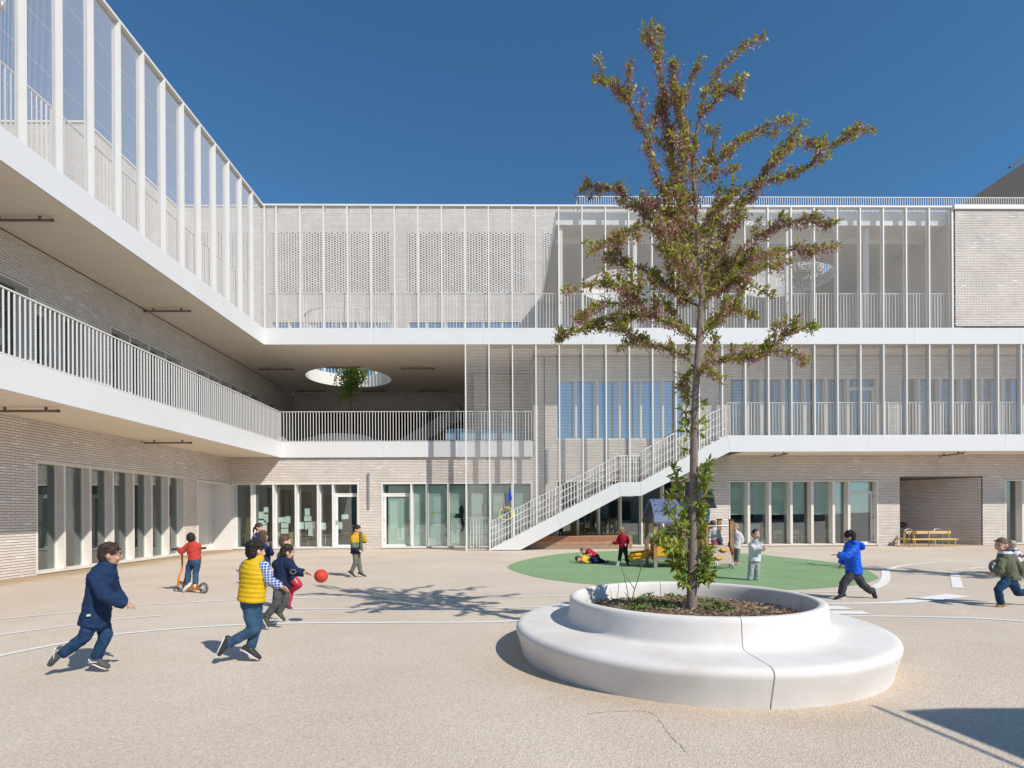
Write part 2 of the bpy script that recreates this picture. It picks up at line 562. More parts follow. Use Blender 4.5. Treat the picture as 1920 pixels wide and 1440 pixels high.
PITCH_Z, PITCH_U, JOINT, JU = .0615, .225, .0155, .009
def clean(iv):
    return [(a, b) for a, b in iv if b - a > .03]
def cut(iv, a, b):
    out = []
    for p, q in iv:
        if b <= p or a >= q: out.append((p, q))
        else:
            if a > p: out.append((p, a))
            if b < q: out.append((b, q))
    return clean(out)
CUBE = np.array([(x, y, z) for z in (0, 1) for y in (0, 1) for x in (0, 1)], float)
CFACE = np.array([(0, 1, 5, 4), (2, 6, 7, 3), (0, 4, 6, 2), (1, 3, 7, 5), (0, 2, 3, 1), (4, 5, 7, 6)])   # front first
NEAR_BRICKS = []
M_CAVITY = mat('dark_cavity', (.06, .055, .05), .95)
class Wall:
    """a vertical plane: origin, direction along it and outward normal"""
    def __init__(s, o, d, n):
        s.o, s.d, s.n = np.array(o, float), np.array(d, float), np.array(n, float)
    def P(s, u, n, z):
        q = s.o + s.d * u + s.n * n
        return np.array([q[0], q[1], z])
    def box(s, mb, u0, u1, n0, n1, z0, z1):
        return mb.obox(s.P((u0 + u1) / 2, (n0 + n1) / 2, (z0 + z1) / 2), np.array([*s.d, 0]) * (u1 - u0) / 2, np.array([*s.n, 0]) * (n1 - n0) / 2, (0, 0, (z1 - z0) / 2))
def brick_wall(W, L, z0, z1, openings=(), perfs=(), near=0, backing=True):
    mb = MB()
    if backing:
        us = sorted({0, L, *[o[0] for o in openings], *[o[1] for o in openings], *[p[0] for p in perfs], *[p[1] for p in perfs]})
        zs = sorted({z0, z1, *[o[2] for o in openings], *[o[3] for o in openings], *[p[2] for p in perfs], *[p[3] for p in perfs]})
        us = [u for u in us if 0 <= u <= L]; zs = [z for z in zs if z0 <= z <= z1]
        for i in range(len(us) - 1):
            run = None
            for k in range(len(zs) - 1):
                cu, cz = (us[i] + us[i + 1]) / 2, (zs[k] + zs[k + 1]) / 2
                if any(o[0] < cu < o[1] and o[2] < cz < o[3] for o in openings): continue
                pf = any(o[0] < cu < o[1] and o[2] < cz < o[3] for o in perfs)
                if pf: W.box(mb.use(M_CAVITY), us[i] + .001, us[i + 1] - .001, -.5, -.35, zs[k], zs[k + 1])
                else: W.box(mb.use(M_MORTAR), us[i], us[i + 1], -.30, -.007, zs[k], zs[k + 1])
    mb.use(M_MORTAR)
    wall = mb.build('wall', M_MORTAR, B)
    rects, tones = [], []
    row = int(math.ceil(z0 / PITCH_Z - .01))
    while (row + 1) * PITCH_Z <= z1 + .02:
        za = row * PITCH_Z + JOINT / 2
        zb = min((row + 1) * PITCH_Z - JOINT / 2, z1)
        zm = (za + zb) / 2
        iv = [(0, L)]
        for o in openings:
            if o[2] < zm < o[3]: iv = cut(iv, o[0], o[1])
        ps = [p for p in perfs if p[2] < zm < p[3]]
        for p in ps: iv = cut(iv, p[0], p[1])
        off = (row % 2) * PITCH_U / 2
        for a, b in iv:
            k0 = math.floor((a - off) / PITCH_U)
            u = k0 * PITCH_U + off
            while u < b:
                x0, x1 = max(a, u + JU / 2), min(b, u + PITCH_U - JU / 2)
                if x1 - x0 > .025: rects.append((x0, x1, za, zb, x1 - x0 > PITCH_U - JU - .002 and zb - za > PITCH_Z - JOINT - .002))
                u += PITCH_U
        for p in ps:
            u = p[0] - (row % 2) * .144
            while u < p[1]:
                x0, x1 = max(p[0], u + .043), min(p[1], u + .288 - .043)
                if x1 - x0 > .025: rects.append((x0, x1, za - .0045, zb + .0045, False))
                u += .288
        row += 1
    N = len(rects)
    if N:
        R = np.array([r[:4] for r in rects])
        full = np.array([r[4] for r in rects])
        tone = np.clip(rng.normal(.45, .15, N), 0, .82)
        tone[rng.random(N) < .025] = 1.0
        proud = rng.normal(0, .0007, N)
        # pick the bricks that show largest
        keep = np.ones(N, bool)
        if near:
            cu, cz = (R[:, 0] + R[:, 1]) / 2, (R[:, 2] + R[:, 3]) / 2
            cen = np.stack([W.o[0] + W.d[0] * cu, W.o[1] + W.d[1] * cu, cz], 1)
            q = (cen - C0) @ RC
            px, py = 960 + F * q[:, 0] / q[:, 1], CY - F * q[:, 2] / q[:, 1]
            ok = full & (px > 4) & (px < 1915) & (py > 4) & (py < 1435)
            d = np.where(ok, np.linalg.norm(cen - C0, axis=1), 1e9)
            idx = np.argsort(d)[:near]
            idx = idx[d[idx] < 1e8]
            keep[idx] = False
            for i in idx: NEAR_BRICKS.append((W, R[i], tone[i], wall))
        Rk, tk, pk = R[keep], tone[keep], proud[keep]
        n = len(Rk)
        u = Rk[:, 0][:, None] + (Rk[:, 1] - Rk[:, 0])[:, None] * CUBE[None, :, 0]
        nn = np.where(CUBE[None, :, 1] == 0, 0.0 + pk[:, None], -.02)
        z = Rk[:, 2][:, None] + (Rk[:, 3] - Rk[:, 2])[:, None] * CUBE[None, :, 2]
        V = np.stack([W.o[0] + W.d[0] * u + W.n[0] * nn, W.o[1] + W.d[1] * u + W.n[1] * nn, z], -1)
        # keep the faces turned outwards whatever way the wall runs
        flip = (W.d[0] * W.n[1] - W.d[1] * W.n[0]) > 0
        fc = CFACE[:, ::-1] if flip else CFACE
        has_back = len(perfs) > 0
        fc = np.delete(fc, 1, axis=0) if not has_back else fc
        Q = (np.arange(n) * 8)[:, None, None] + fc[None]
        Q = Q.reshape(-1, 4)
        base = ORI[B.name]
        me = np_mesh('brickwork', (V.reshape(-1, 3) - base), Q, M_BRICK, np.repeat(tk, len(fc)))
        o = put('brickwork', me, wall, base)
        o['kind'] = 'stuff'
    return wall
def spread_bricks():
    """the nearest bricks, one object each, eight shades of shared mesh data"""
    shades = {}
    for W, r, t, wall in NEAR_BRICKS:
        q = 1.0 if t > .95 else round(min(t, .8) * 8) / 8
        key = (q, abs(W.d[0]) > .5)
        if key not in shades:
            b = MB()
            lx, lz = PITCH_U - JU, PITCH_Z - JOINT
            W2 = Wall((0, 0), W.d, W.n)
            W2.box(b, -lx / 2, lx / 2, -.02, 0, -lz / 2, lz / 2)
            me = b.mesh('brick', M_BRICK)
            a = me.attributes.new('tone', 'FLOAT', 'FACE')
            a.data.foreach_set('value', np.full(len(me.polygons), q, np.float32))
            shades[key] = me
        put('brick', shades[key], wall, W.P((r[0] + r[1]) / 2, rng.normal(0, .0007), (r[2] + r[3]) / 2))

def window_bay(W, u0, u1, z0, z1, fins, doors=(), depth=.28, glass=None, inset=.05, ftop=.06, fbot=.07, finw=.06, m=None, handle_right=True):
    """a band of tall panes between deep white fins, set back in the wall"""
    m = m or M_CREAM
    glass = glass or M_GLASS
    fr = MB()
    W.box(fr, u0, u0 + inset, -depth - .06, .006, z0, z1)
    W.box(fr, u1 - inset, u1, -depth - .06, .006, z0, z1)
    W.box(fr, u0 + inset, u1 - inset, -depth - .06, .006, z1 - inset, z1)
    W.box(fr, u0 + inset, u1 - inset, -depth - .06, -.02, z0, z0 + fbot)
    win = fr.build('window', m, B)
    edges = [u0 + inset] + list(fins) + [u1 - inset]
    for i in range(len(edges) - 1):
        a = edges[i] + (finw / 2 if i > 0 else 0)
        b = edges[i + 1] - (finw / 2 if i < len(edges) - 2 else 0)
        if i > 0:
            f = MB(); W.box(f, edges[i] - finw / 2, edges[i] + finw / 2, -depth - .05, -.008, z0 + fbot, z1 - inset)
            f.build('fin', m, win)
        za, zb = z0 + fbot, z1 - inset
        if any(d0 < (a + b) / 2 < d1 for d0, d1 in doors):
            zt = z0 + 2.13
            d = MB()
            s = .085
            W.box(d, a, b, -depth - .05, -depth + .02, zt, zt + .05)
            W.box(d, a + .01, a + .01 + s, -depth - .04, -depth + .03, z0 + .012, zt - .006)
            W.box(d, b - .01 - s, b - .01, -depth - .04, -depth + .03, z0 + .012, zt - .006)
            W.box(d, a + .01 + s, b - .01 - s, -depth - .04, -depth + .03, zt - .006 - s, zt - .006)
            W.box(d, a + .01 + s, b - .01 - s, -depth - .04, -depth + .03, z0 + .012, z0 + .012 + .12)
            door = d.build('door', M_WHITE, win)
            g_ = MB(); W.box(g_, a, b, -depth - .02, -depth, zt + .05, zb)
            g_.build('pane', glass, win)
            g_ = MB(); W.box(g_, a + .01 + s, b - .01 - s, -depth - .012, -depth, z0 + .132, zt - .006 - s)
            g_.build('pane', glass, win)
            h = MB()
            hu = (b - .01 - s / 2) if handle_right else (a + .01 + s / 2)
            sg = -1 if handle_right else 1
            W.box(h, hu - .018, hu + .018, -depth + .03, -depth + .042, z0 + .93, z0 + 1.12)
            W.box(h, min(hu, hu + sg * .13), max(hu, hu + sg * .13), -depth + .06, -depth + .08, z0 + 1.03, z0 + 1.055)
            W.box(h, hu - .01, hu + .01, -depth + .042, -depth + .062, z0 + 1.03, z0 + 1.055)
            for hz in (.25, 1.05, 1.9):
                hh = (a + .012) if handle_right else (b - .012)
                W.box(h, hh - .018, hh + .018, -depth + .03, -depth + .06, z0 + hz, z0 + hz + .12)
            h.build('handle', M_GREY, win)
        else:
            g_ = MB(); W.box(g_, a, b, -depth - .02, -depth, za, zb)
            g_.build('pane', glass, win)
            e = MB()
            W.box(e, a, a + .018, -depth - .03, -depth + .012, za, zb)
            W.box(e, b - .018, b, -depth - .03, -depth + .012, za, zb)
            e.build('sash', m, win)
    return win

WL = Wall((XL, 0), (0, 1), (1, 0))           # left wing, u = Y
WF = Wall((0, DW), (1, 0), (0, -1))          # front wall, u = X
# openings: left ground floor, left first floor
gl_open = [(7.5, 12.2, -.1, 2.65), (13.32, 19.42, -.1, 2.65), (20.25, 22.6, -.1, 2.62)]
ul_open = [(9.4, 13.2, Z1T, 6.62), (13.3, 14.95, Z1T, 6.42), (15.82, 19.33, Z1T, 6.62), (20.2, 25.6, Z1T, 6.60), (26.2, 27.15, Z1T, 6.5)]
WL0 = Wall((XL, Y0), (0, 1), (1, 0))
sh = lambda ops, s: [(a - s, b - s, c, d) for a, b, c, d in ops]
brick_wall(WL0, DW - Y0, 0, Z1B, sh(gl_open, Y0), near=190)
brick_wall(WL0, DB - Y0, Z1T, Z2B, sh(ul_open, Y0), near=105)
window_bay(WL, 7.5, 12.2, .02, 2.65, [8.4, 9.27, 10.14, 11.0, 11.87])
window_bay(WL, 13.32, 19.42, .02, 2.65, [14.19, 15.07, 15.94, 16.81, 17.67, 18.55], depth=.21, inset=.04)
window_bay(WL, 9.4, 13.2, Z1T, 6.62, [10.3, 11.2, 12.1], depth=.30)
window_bay(WL, 13.3, 14.95, Z1T, 6.42, [14.2], doors=[(13.3, 14.2)], depth=.42)
window_bay(WL, 15.82, 19.33, Z1T, 6.62, [16.69, 17.57, 18.45], depth=.30)
window_bay(WL, 20.2, 25.6, Z1T, 6.60, [21.08, 21.97, 22.85, 23.73, 24.62], depth=.30)
window_bay(WL, 26.2, 27.15, Z1T, 6.5, [], depth=.30)
# white panelled recess in the corner of the left wing
nb = MB()
WL.box(nb, 20.25, 20.31, -.62, .006, 0, 2.62)
WL.box(nb, 20.31, 22.2, -.66, -.6, 0, 2.56)
WL.box(nb, 20.31, 22.49, -.62, .006, 2.56, 2.62)
WL.box(nb, 22.2, 22.25, -.66, -.56, 0, 2.56)
WL.box(nb, 22.25, 22.49, -.66, -.61, 0, 2.56)
WL.box(nb, 22.44, 22.49, -.61, .15, 0, 2.56)
part('entrance_recess', nb, M_WHITE)

# front wall, ground floor left part
f1 = [(-10.64, -5.70, -.1, 2.60), (-4.82, 1.14, -.1, 2.60)]
brick_wall(Wall((XL, DW), (1, 0), (0, -1)), 1.2 - XL, 0, Z1B, [(a - XL, b - XL, c, d) for a, b, c, d in f1])
window_bay(WF, -10.64, -5.70, .02, 2.60, [-9.90, -9.05, -8.18, -7.31, -6.72], doors=[(-6.7, -5.75)], m=M_WHITE, handle_right=False)
window_bay(WF, -4.82, 1.14, .02, 2.60, [-3.64, -3.03, -2.19, -1.46, -.51, .34], doors=[(-4.8, -3.66)], m=M_WHITE)
# front wall, both floors on the right
f2 = [(2.1, 7.92, -.1, 2.66), (2.1, 7.36, 4.25, 6.65), (8.97, 14.96, -.1, 2.62), (15.84, 19.18, -.1, 2.74), (20.1, XR + .1, -.1, 2.62),
      (9.0, 14.97, Z1T, 6.72), (15.88, 21.9, Z1T, 6.72)]
brick_wall(Wall((1.2, DW), (1, 0), (0, -1)), XR - 1.2, 0, Z2B, [(a - 1.2, b - 1.2, c, d) for a, b, c, d in f2])
window_bay(WF, 2.1, 7.92, .02, 2.66, [2.96, 3.80, 4.66, 5.50, 6.35, 7.18])
window_bay(WF, 2.1, 7.36, 4.25, 6.65, [2.90, 3.75, 4.64, 5.48, 6.36, 7.20], glass=M_GLASS_UP, depth=.14, finw=.075)
window_bay(WF, 8.97, 14.96, .02, 2.62, [9.77, 10.62, 11.48, 12.32, 13.18, 13.80], doors=[(13.8, 14.96)], finw=.10, depth=.26, handle_right=False)
window_bay(WF, 20.1, XR, .02, 2.62, [20.85, 21.7], finw=.10)
window_bay(WF, 9.0, 14.97, Z1T, 6.72, [9.76, 10.31, 11.19, 12.04, 12.9, 13.78], doors=[(13.8, 14.95)], finw=.10, depth=.17)
window_bay(WF, 15.88, 21.9, Z1T, 6.72, [16.65, 17.5, 18.37, 19.2, 20.05, 20.9], finw=.10, depth=.17)
# brick niche on the far right
WN = Wall((19.155, DW + .032), np.array([-.612, .791]), np.array([-.791, -.612]))
brick_wall(WN, 5.2, 0, 2.74)
WN2 = Wall((15.84, DW + .035), (0, 1), (1, 0))
brick_wall(WN2, 4.2, 0, 2.74)
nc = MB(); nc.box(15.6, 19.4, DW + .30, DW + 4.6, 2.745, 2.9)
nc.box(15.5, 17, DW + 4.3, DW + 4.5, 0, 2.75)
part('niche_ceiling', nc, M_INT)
# brick block closing the first floor terrace, and its rear wall
brick_wall(Wall((-1.27, 25.3), (1, 0), (0, -1)), 2.47, Z1T, Z2B)
brick_wall(Wall((-1.27, 25.335), (0, 1), (-1, 0)), DB - 25.335, Z1T, Z2B)
brick_wall(Wall((1.2, DW + .035), (0, 1), (-1, 0)), 2.76, Z1T, Z2B)
brick_wall(Wall((XL, DB), (1, 0), (0, -1)), -1.27 - XL, 6.70, Z2B)
# upper rear wall with pierced brick screens
px2 = lambda x: float(onY(x, 490, DB)[0]) + 16.75
ups = [(px2(509), px2(735), 8.3, 11.35), (px2(764), px2(976), 8.3, 11.35)]
prf = [(px2(336), px2(472), 12.86, 15.95), (px2(507), px2(730), 12.86, 15.95), (px2(763), px2(986), 12.86, 15.95), (px2(1018), px2(1070), 12.86, 15.95)]
WU = Wall((-16.75, DB), (1, 0), (0, -1))
brick_wall(WU, 33.6, Z2T, 17.25, ups, prf)
for a, b, c, d in ups:
    n_ = max(2, round((b - a) / .95))
    window_bay(WU, a, b, c, d, [a + (b - a) * k / n_ for k in range(1, n_)], glass=M_GLASS_UP, depth=.14)
brick_wall(Wall((-16.75, 23.235), (0, 1), (1, 0)), DB - 23.235, Z2T, 17.2)
brick_wall(Wall((-26, 23.2), (1, 0), (0, -1)), 9.25, Z2T, 17.2)
# brick block flush with the screens on the upper right
brick_wall(Wall((16.84, DE), (1, 0), (0, -1)), XR - 16.84, 8.24, 12.58)
brick_wall(Wall((16.84, DE + .035), (0, 1), (-1, 0)), DB - DE - .035, Z2T, 12.2)
cp = MB(); cp.box(16.78, XR, DE - .06, DE + .35, 12.58, 12.74)
cp.box(-17.1, -16.70, 23.15, DB, 17.2, 17.27); cp.box(-26, -17.1, 23.15, 23.5, 17.2, 17.27); cp.box(-16.7, 17, DB - .05, DB + .35, 17.25, 17.31)
part('coping', cp, M_WHITE)
spread_bricks()

# ---- slabs, soffits and fascias
def holed_plate(name, m, outer, holes, z, up):
    bm = bmesh.new()
    es = []
    def loop(P):
        vs = [bm.verts.new((p[0], p[1], z)) for p in P]
        for i in range(len(vs)): es.append(bm.edges.new((vs[i], vs[(i + 1) % len(vs)])))
    loop(outer)
    for (cx, cy, r) in holes:
        loop([(cx + r * math.cos(2 * math.pi * i / 48), cy + r * math.sin(2 * math.pi * i / 48)) for i in range(48)])
    bmesh.ops.triangle_fill(bm, use_beauty=True, use_dissolve=False, edges=es)
    for f in bm.faces:
        f.normal_update()
        if (f.normal.z > 0) != up: f.normal_flip()
    me = bpy.data.meshes.new(name)
    bm.to_mesh(me); bm.free()
    base = ORI[B.name]
    me.transform(Matrix.Translation(Vector(-base)))
    me.materials.append(m)
    return put(name, me, B, base)
def soffit_material():
    m = mat('perforated_soffit', (.88, .775, .655), .6, spec=.25)
    t = m.node_tree
    b = t.nodes['Principled BSDF']
    tc = [x for x in t.nodes if x.type == 'TEX_COORD'][0]
    sx = t.nodes.new('ShaderNodeSeparateXYZ'); t.links.new(tc.outputs['Object'], sx.inputs[0])
    def wave(src, f):
        a = t.nodes.new('ShaderNodeMath'); a.operation = 'MULTIPLY'; a.inputs[1].default_value = f
        t.links.new(src, a.inputs[0])
        s = t.nodes.new('ShaderNodeMath'); s.operation = 'SINE'; t.links.new(a.outputs[0], s.inputs[0])
        return s.outputs[0]
    p = t.nodes.new('ShaderNodeMath'); p.operation = 'MULTIPLY'
    t.links.new(wave(sx.outputs['X'], 105), p.inputs[0]); t.links.new(wave(sx.outputs['Y'], 105), p.inputs[1])
    r = t.nodes.new('ShaderNodeValToRGB')
    r.color_ramp.elements[0].position, r.color_ramp.elements[0].color = .6, (.88, .775, .655, 1)
    r.color_ramp.elements[1].position, r.color_ramp.elements[1].color = .85, (.5, .43, .36, 1)
    t.links.new(p.outputs[0], r.inputs['Fac'])
    t.links.new(r.outputs['Color'], b.inputs['Base Color'])
    return m
M_SOFFIT = soffit_material()
HOLE = (-7.0, 26.05, 1.88)
RHOLES = [(5.75, 27.1, 2.0), (13.3, 26.5, 2.05)]
# second floor slab
def ring_wall(name, m, cx, cy, r, z0, z1):
    b = MB()
    b.lathe((cx, cy, 0), [(r, z1), (r, z0)], n=64)
    return part(name, b, m)
holed_plate('floor_slab', M_INTF, [(XE - .02, Y0), (XE - .02, DE + .02), (XR, DE + .02), (XR, DB + .2), (-17.2, DB + .2), (-17.2, Y0)], [HOLE], Z2T - .06, True)
ring_wall('skylight_lining', M_WHITE, *HOLE, Z2B - .03, Z2T)
# soffit panels: strips along the left wing and across the front, with open joints
def panel(x0, x1, y0, y1, z, m=None):
    b = MB(); b.box(x0 + .004, x1 - .004, y0 + .004, y1 - .004, z, z + .03)
    return part('soffit_panel', b, m or M_SOFFIT)
y = Y0
while y < DE - .1:
    y2 = min(y + 1.45, DE)
    panel(XL, XE - .03, y, y2, Z2B); panel(XL, XE - .03, y, y2, Z1B)
    y = y2
panel(XL, XE - .03, DE, DW - .03, Z1B)
x = -1.36
while x < XR:
    x2 = min(x + 1.724, XR)
    panel(x, x2, DE + .03, DW - .03, Z2B)
    if x > 8.2: panel(x, x2, DE + .03, DW - .03, Z1B)
    x = x2
holed_plate('soffit', M_SOFFIT, [(XL, DE + .004), (-1.364, DE + .004), (-1.364, 25.3), (-1.27, 25.3), (-1.27, DB), (XL, DB)], [HOLE], Z2B, False)
b = MB(); b.box(-1.36, 1.2, DW + .0, 25.3, Z2B, Z2B + .03); part('soffit', b, M_SOFFIT)
dk = MB()
dk.box(-17.2, XE - .03, Y0, DE, Z2B + .032, Z2T - .07); dk.box(XE - .03, XR, DE + .03, DW, Z2B + .032, Z2T - .07)
dk.box(-17.2, XE - .03, Y0, DW - .03, Z1B + .032, Z1T - .02)
dk.box(8.42, XR, DE + .03, DW - .012, Z1B + .032, Z1T - .02)
dk.box(-17.2, 1.2, DW, DB + 4, Z1B + .032, Z1T - .02)
dk.box(1.5, XR, DW + .35, DB, Z1B + .1, Z1T - .02)
part('floor_slab', dk, M_INTF)
# white fascias, folded in panels with fine joints
def fascia_run(axis, fixed, a, b, z0, z1, step, thick=.05, first=None):
    """axis 'y' runs along Y at X=fixed (faces +X); axis 'x' runs along X at Y=fixed (faces -Y)"""
    p = a
    while p < b - .01:
        q = min(p + (first if (first and p == a) else step), b)
        if b - q < .3: q = b
        m_ = MB()
        if axis == 'y': m_.box(fixed - thick, fixed, p + .0025, q - .0025, z0, z1)
        else: m_.box(p + .0025, q - .0025, fixed, fixed + thick, z0, z1)
        part('fascia_panel', m_, M_FASCIA)
        p = q
fascia_run('y', XE, Y0, DE + .05, Z2B - .02, Z2T + .02, 3.9)
fascia_run('y', XE, Y0, DW - .05, Z1B - .02, Z1T + .02, 3.9)
fascia_run('x', DE, XE + .003, XR, Z2B - .02, Z2T + .02, 4.0)
fascia_run('x', DW - .09, XE + .003, 1.18, Z1B - .02, Z1T + .02, 4.0)
fascia_run('x', DE, 8.40, XR, Z1B - .02, Z1T + .02, 5.15)

# ---- covered terrace on the upper right
ct = MB()
holed = holed_plate('soffit', M_SOFFIT, [(2.02, DE + .35), (16.84, DE + .35), (16.84, DB), (2.02, DB)], RHOLES, 12.2, False)
for h in RHOLES: ring_wall('skylight_lining', M_WHITE, *h, 12.2, 12.72)
ct.box(2.0, 16.84, DE + .30, DE + .36, 12.12, 12.60)
ct.box(2.0, 2.06, DE + .36, DB, 12.14, 12.60)
part('roof_edge', ct, M_WHITE)
holed_plate('roof_slab', M_INTF, [(2.02, DE + .35), (XR, DE + .35), (XR, DB), (2.02, DB)], RHOLES, 12.62, True)
bt = MB(); bt.box(2.1, 16.8, DE + 1.5, DE + 1.62, 12.0, 12.195); part('roof_beam', bt, M_WHITE)
for x in (2.2, 5.0, 7.9, 10.8, 13.8):
    c = MB(); c.box(x - .07, x + .07, DE + .42, DE + .56, Z2T, 12.12)
    part('column', c, M_WHITE)

# ---- posts, rails and mesh screens
def shared_box(name, sx, sy, sz, m):
    b = MB(); b.box(-sx / 2, sx / 2, -sy / 2, sy / 2, 0, sz)
    return b.mesh(name, m)
SP = .862
PX0 = -1.36
post2 = shared_box('post', .045, .18, ZTOP - Z2T - .02, M_WHITE)
post1 = shared_box('post', .045, .18, Z2B - Z1T - .04, M_WHITE)
postg = shared_box('post', .045, .18, Z2B - .02, M_WHITE)
postl = shared_box('post', .18, .055, ZTOP - Z2T - .02, M_WHITE)
def stair_top(x):
    """top edge of the stair stringer"""
    K = [(-.52, .05), (4.25, 2.50), (5.04, 2.50), (8.25, 4.21), (30, 4.21)]
    for (a, za), (b_, zb) in zip(K, K[1:]):
        if x <= b_: return za + (zb - za) * max(0, x - a) / (b_ - a)
    return 4.21
front_posts = [PX0 + SP * k for k in range(-8, 22)]
for x in front_posts:
    if x < 16.8: put('post', post2, B, (x, DE + .10, Z2T + .02))
put('post', post2, B, (XE + .03, DE + .10, Z2T + .02))
put('post', post2, B, (16.76, DE + .10, Z2T + .02))
for k in range(0, 28):
    x = PX0 + SP * k
    if x > XR: break
    if x < -.3: put('post', postg, B, (x, DE + .0, 0))
    elif x < 8.3:
        zt = stair_top(x)
        put('post', shared_box('post', .045, .18, Z2B - zt - .03, M_WHITE), B, (x, DE + .11, zt + .01))
    else: put('post', post1, B, (x, DE + .11, Z1T + .02))
ly = []
y = DE - SP
while y > Y0:
    ly.append(y); put('post', postl, B, (XE - .09, y, Z2T + .02)); y -= SP
b = MB()
b.box(XE - .19, XE - .0, Y0, DE - .0, ZTOP, ZTOP + .06); b.box(XE - .19, 16.83, DE, DE + .2, ZTOP, ZTOP + .06)
part('top_rail', b, M_WHITE)

def mesh_panel(wd, ht, pv=.034, ph=.12, tv=.0050, th=.004):
    """woven wire: uprights and cross wires, local X-Z plane"""
    V, Q = [], []
    def wire(x0, x1, y0, y1, z0, z1, vertical):
        b0 = len(V)
        V.extend([(x0, y0, z0), (x1, y0, z0), (x1, y1, z0), (x0, y1, z0), (x0, y0, z1), (x1, y0, z1), (x1, y1, z1), (x0, y1, z1)])
        if vertical: fs = [(0, 1, 5, 4), (1, 2, 6, 5), (2, 3, 7, 6), (3, 0, 4, 7)]
        else: fs = [(0, 1, 5, 4), (2, 3, 7, 6), (0, 3, 2, 1), (4, 5, 6, 7)]
        Q.extend([[b0 + i for i in f] for f in fs])
    n = int(wd / pv)
    for i in range(1, n):
        x = i * wd / n
        wire(x - tv / 2, x + tv / 2, -tv / 2, tv / 2, 0, ht, True)
    n = int(ht / ph)
    for i in range(n + 1):
        z = i * (ht - .005) / n
        wire(0, wd, tv / 2, tv / 2 + th, z, z + th, False)
    return np_mesh('mesh_panel', V, Q, M_WIRE)
mp2 = mesh_panel(SP - .06, ZTOP - Z2T - .08, ph=.085, th=.0032)
mpl = mesh_panel(SP - .06, ZTOP - Z2T - .08, pv=.027, tv=.0042, ph=.75, th=.004)
mp1 = mesh_panel(SP - .06, Z2B - Z1T - .10, ph=.085, th=.0032)
mpg = mesh_panel(SP - .06, Z2B - .1)
xs = [XE + .03] + [x for x in front_posts if XE + .2 < x < 16.7] + [16.76]
for a, b_ in zip(xs, xs[1:]):
    put('mesh_panel', mp2, B, (a + .03, DE + .05, Z2T + .04), scale=((b_ - a - .06) / (SP - .06), 1, 1))
for k in range(27):
    x = PX0 + SP * k
    if x + SP > XR: break
    if x < -.6: put('mesh_panel', mpg, B, (x + .03, DE + .0, .05))
    elif x < 8.2:
        zt = max(stair_top(x), stair_top(x + SP)) + .04
        put('mesh_panel', mesh_panel(SP - .06, Z2B - zt - .05), B, (x + .03, DE + .11, zt))
    else: put('mesh_panel', mp1, B, (x + .03, DE + .11, Z1T + .04))
for a in ly:
    put('mesh_panel', mpl, B, (XE - .09, a + .03, Z2T + .04), rot=(0, 0, math.pi / 2))

BALS = {}
def baluster_mesh(h, s=.020):
    k = (round(h, 3), s)
    if k not in BALS: BALS[k] = shared_box('baluster', s, s, h, M_WHITE)
    return BALS[k]
N_BAL = [0]
def railing(p0, p1, h=1.18, pitch=.115, single=True, s=.020, foot=.0, curb=True, extra=0, skip=None):
    """top rail plus upright bars between two points of the floor edge (z may rise)"""
    p0, p1 = np.array(p0, float), np.array(p1, float)
    d = p1 - p0
    L = np.linalg.norm(d[:2])
    r = MB()
    up = np.array([0, 0, h])
    r.bar(p0 + up, p1 + up, .045, .022, (-d[1], d[0], 0))
    if curb: r.bar(p0 + [0, 0, .045], p1 + [0, 0, .045], .02, .02, (-d[1], d[0], 0))
    for k in range(extra):
        q = np.array([0, 0, h * (k + 1) / (extra + 1)])
        r.bar(p0 + q, p1 + q, .016, .016, (-d[1], d[0], 0))
    ra = r.build('railing', M_WHITE, B)
    n = max(1, round(L / pitch))
    stuff = MB()
    for i in range(n + 1):
        q = p0 + d * i / n
        if single and N_BAL[0] < 296:
            put('baluster', baluster_mesh(h - foot - .01, s), ra, q + [0, 0, foot]); N_BAL[0] += 1
        else: stuff.box(q[0] - s / 2, q[0] + s / 2, q[1] - s / 2, q[1] + s / 2, q[2] + foot, q[2] + h - .01)
    if stuff.v:
        o = stuff.build('balusters', M_WHITE, ra); o['kind'] = 'stuff'
    return ra
railing((XE - .03, DW - .10, Z1T), (XE - .03, 8.6, Z1T), 1.2)
railing((XE - .22, DE - .2, Z2T), (XE - .22, 7.4, Z2T), 1.33)
railing((XE, DW - .06, Z1T), (1.12, DW - .06, Z1T), 1.2, single=False)
railing((8.35, DE + .2, Z1T), (XR, DE + .2, Z1T), 1.26, single=False)
railing((XE, DE + .22, Z2T), (16.8, DE + .22, Z2T), 1.36, single=False)
railing((2.85, DE + .45, 12.7), (XR, DE + .45, 12.7), .56, pitch=.088, single=False, s=.016)
railing((2.85, DE + .45, 12.7), (2.85, DE + 4, 12.7), .56, pitch=.088, single=False, s=.016)
railing((13.9, DE + 3.2, 12.7), (15.2, DE + 3.2, 13.35), .5, pitch=.12, single=False, s=.016)
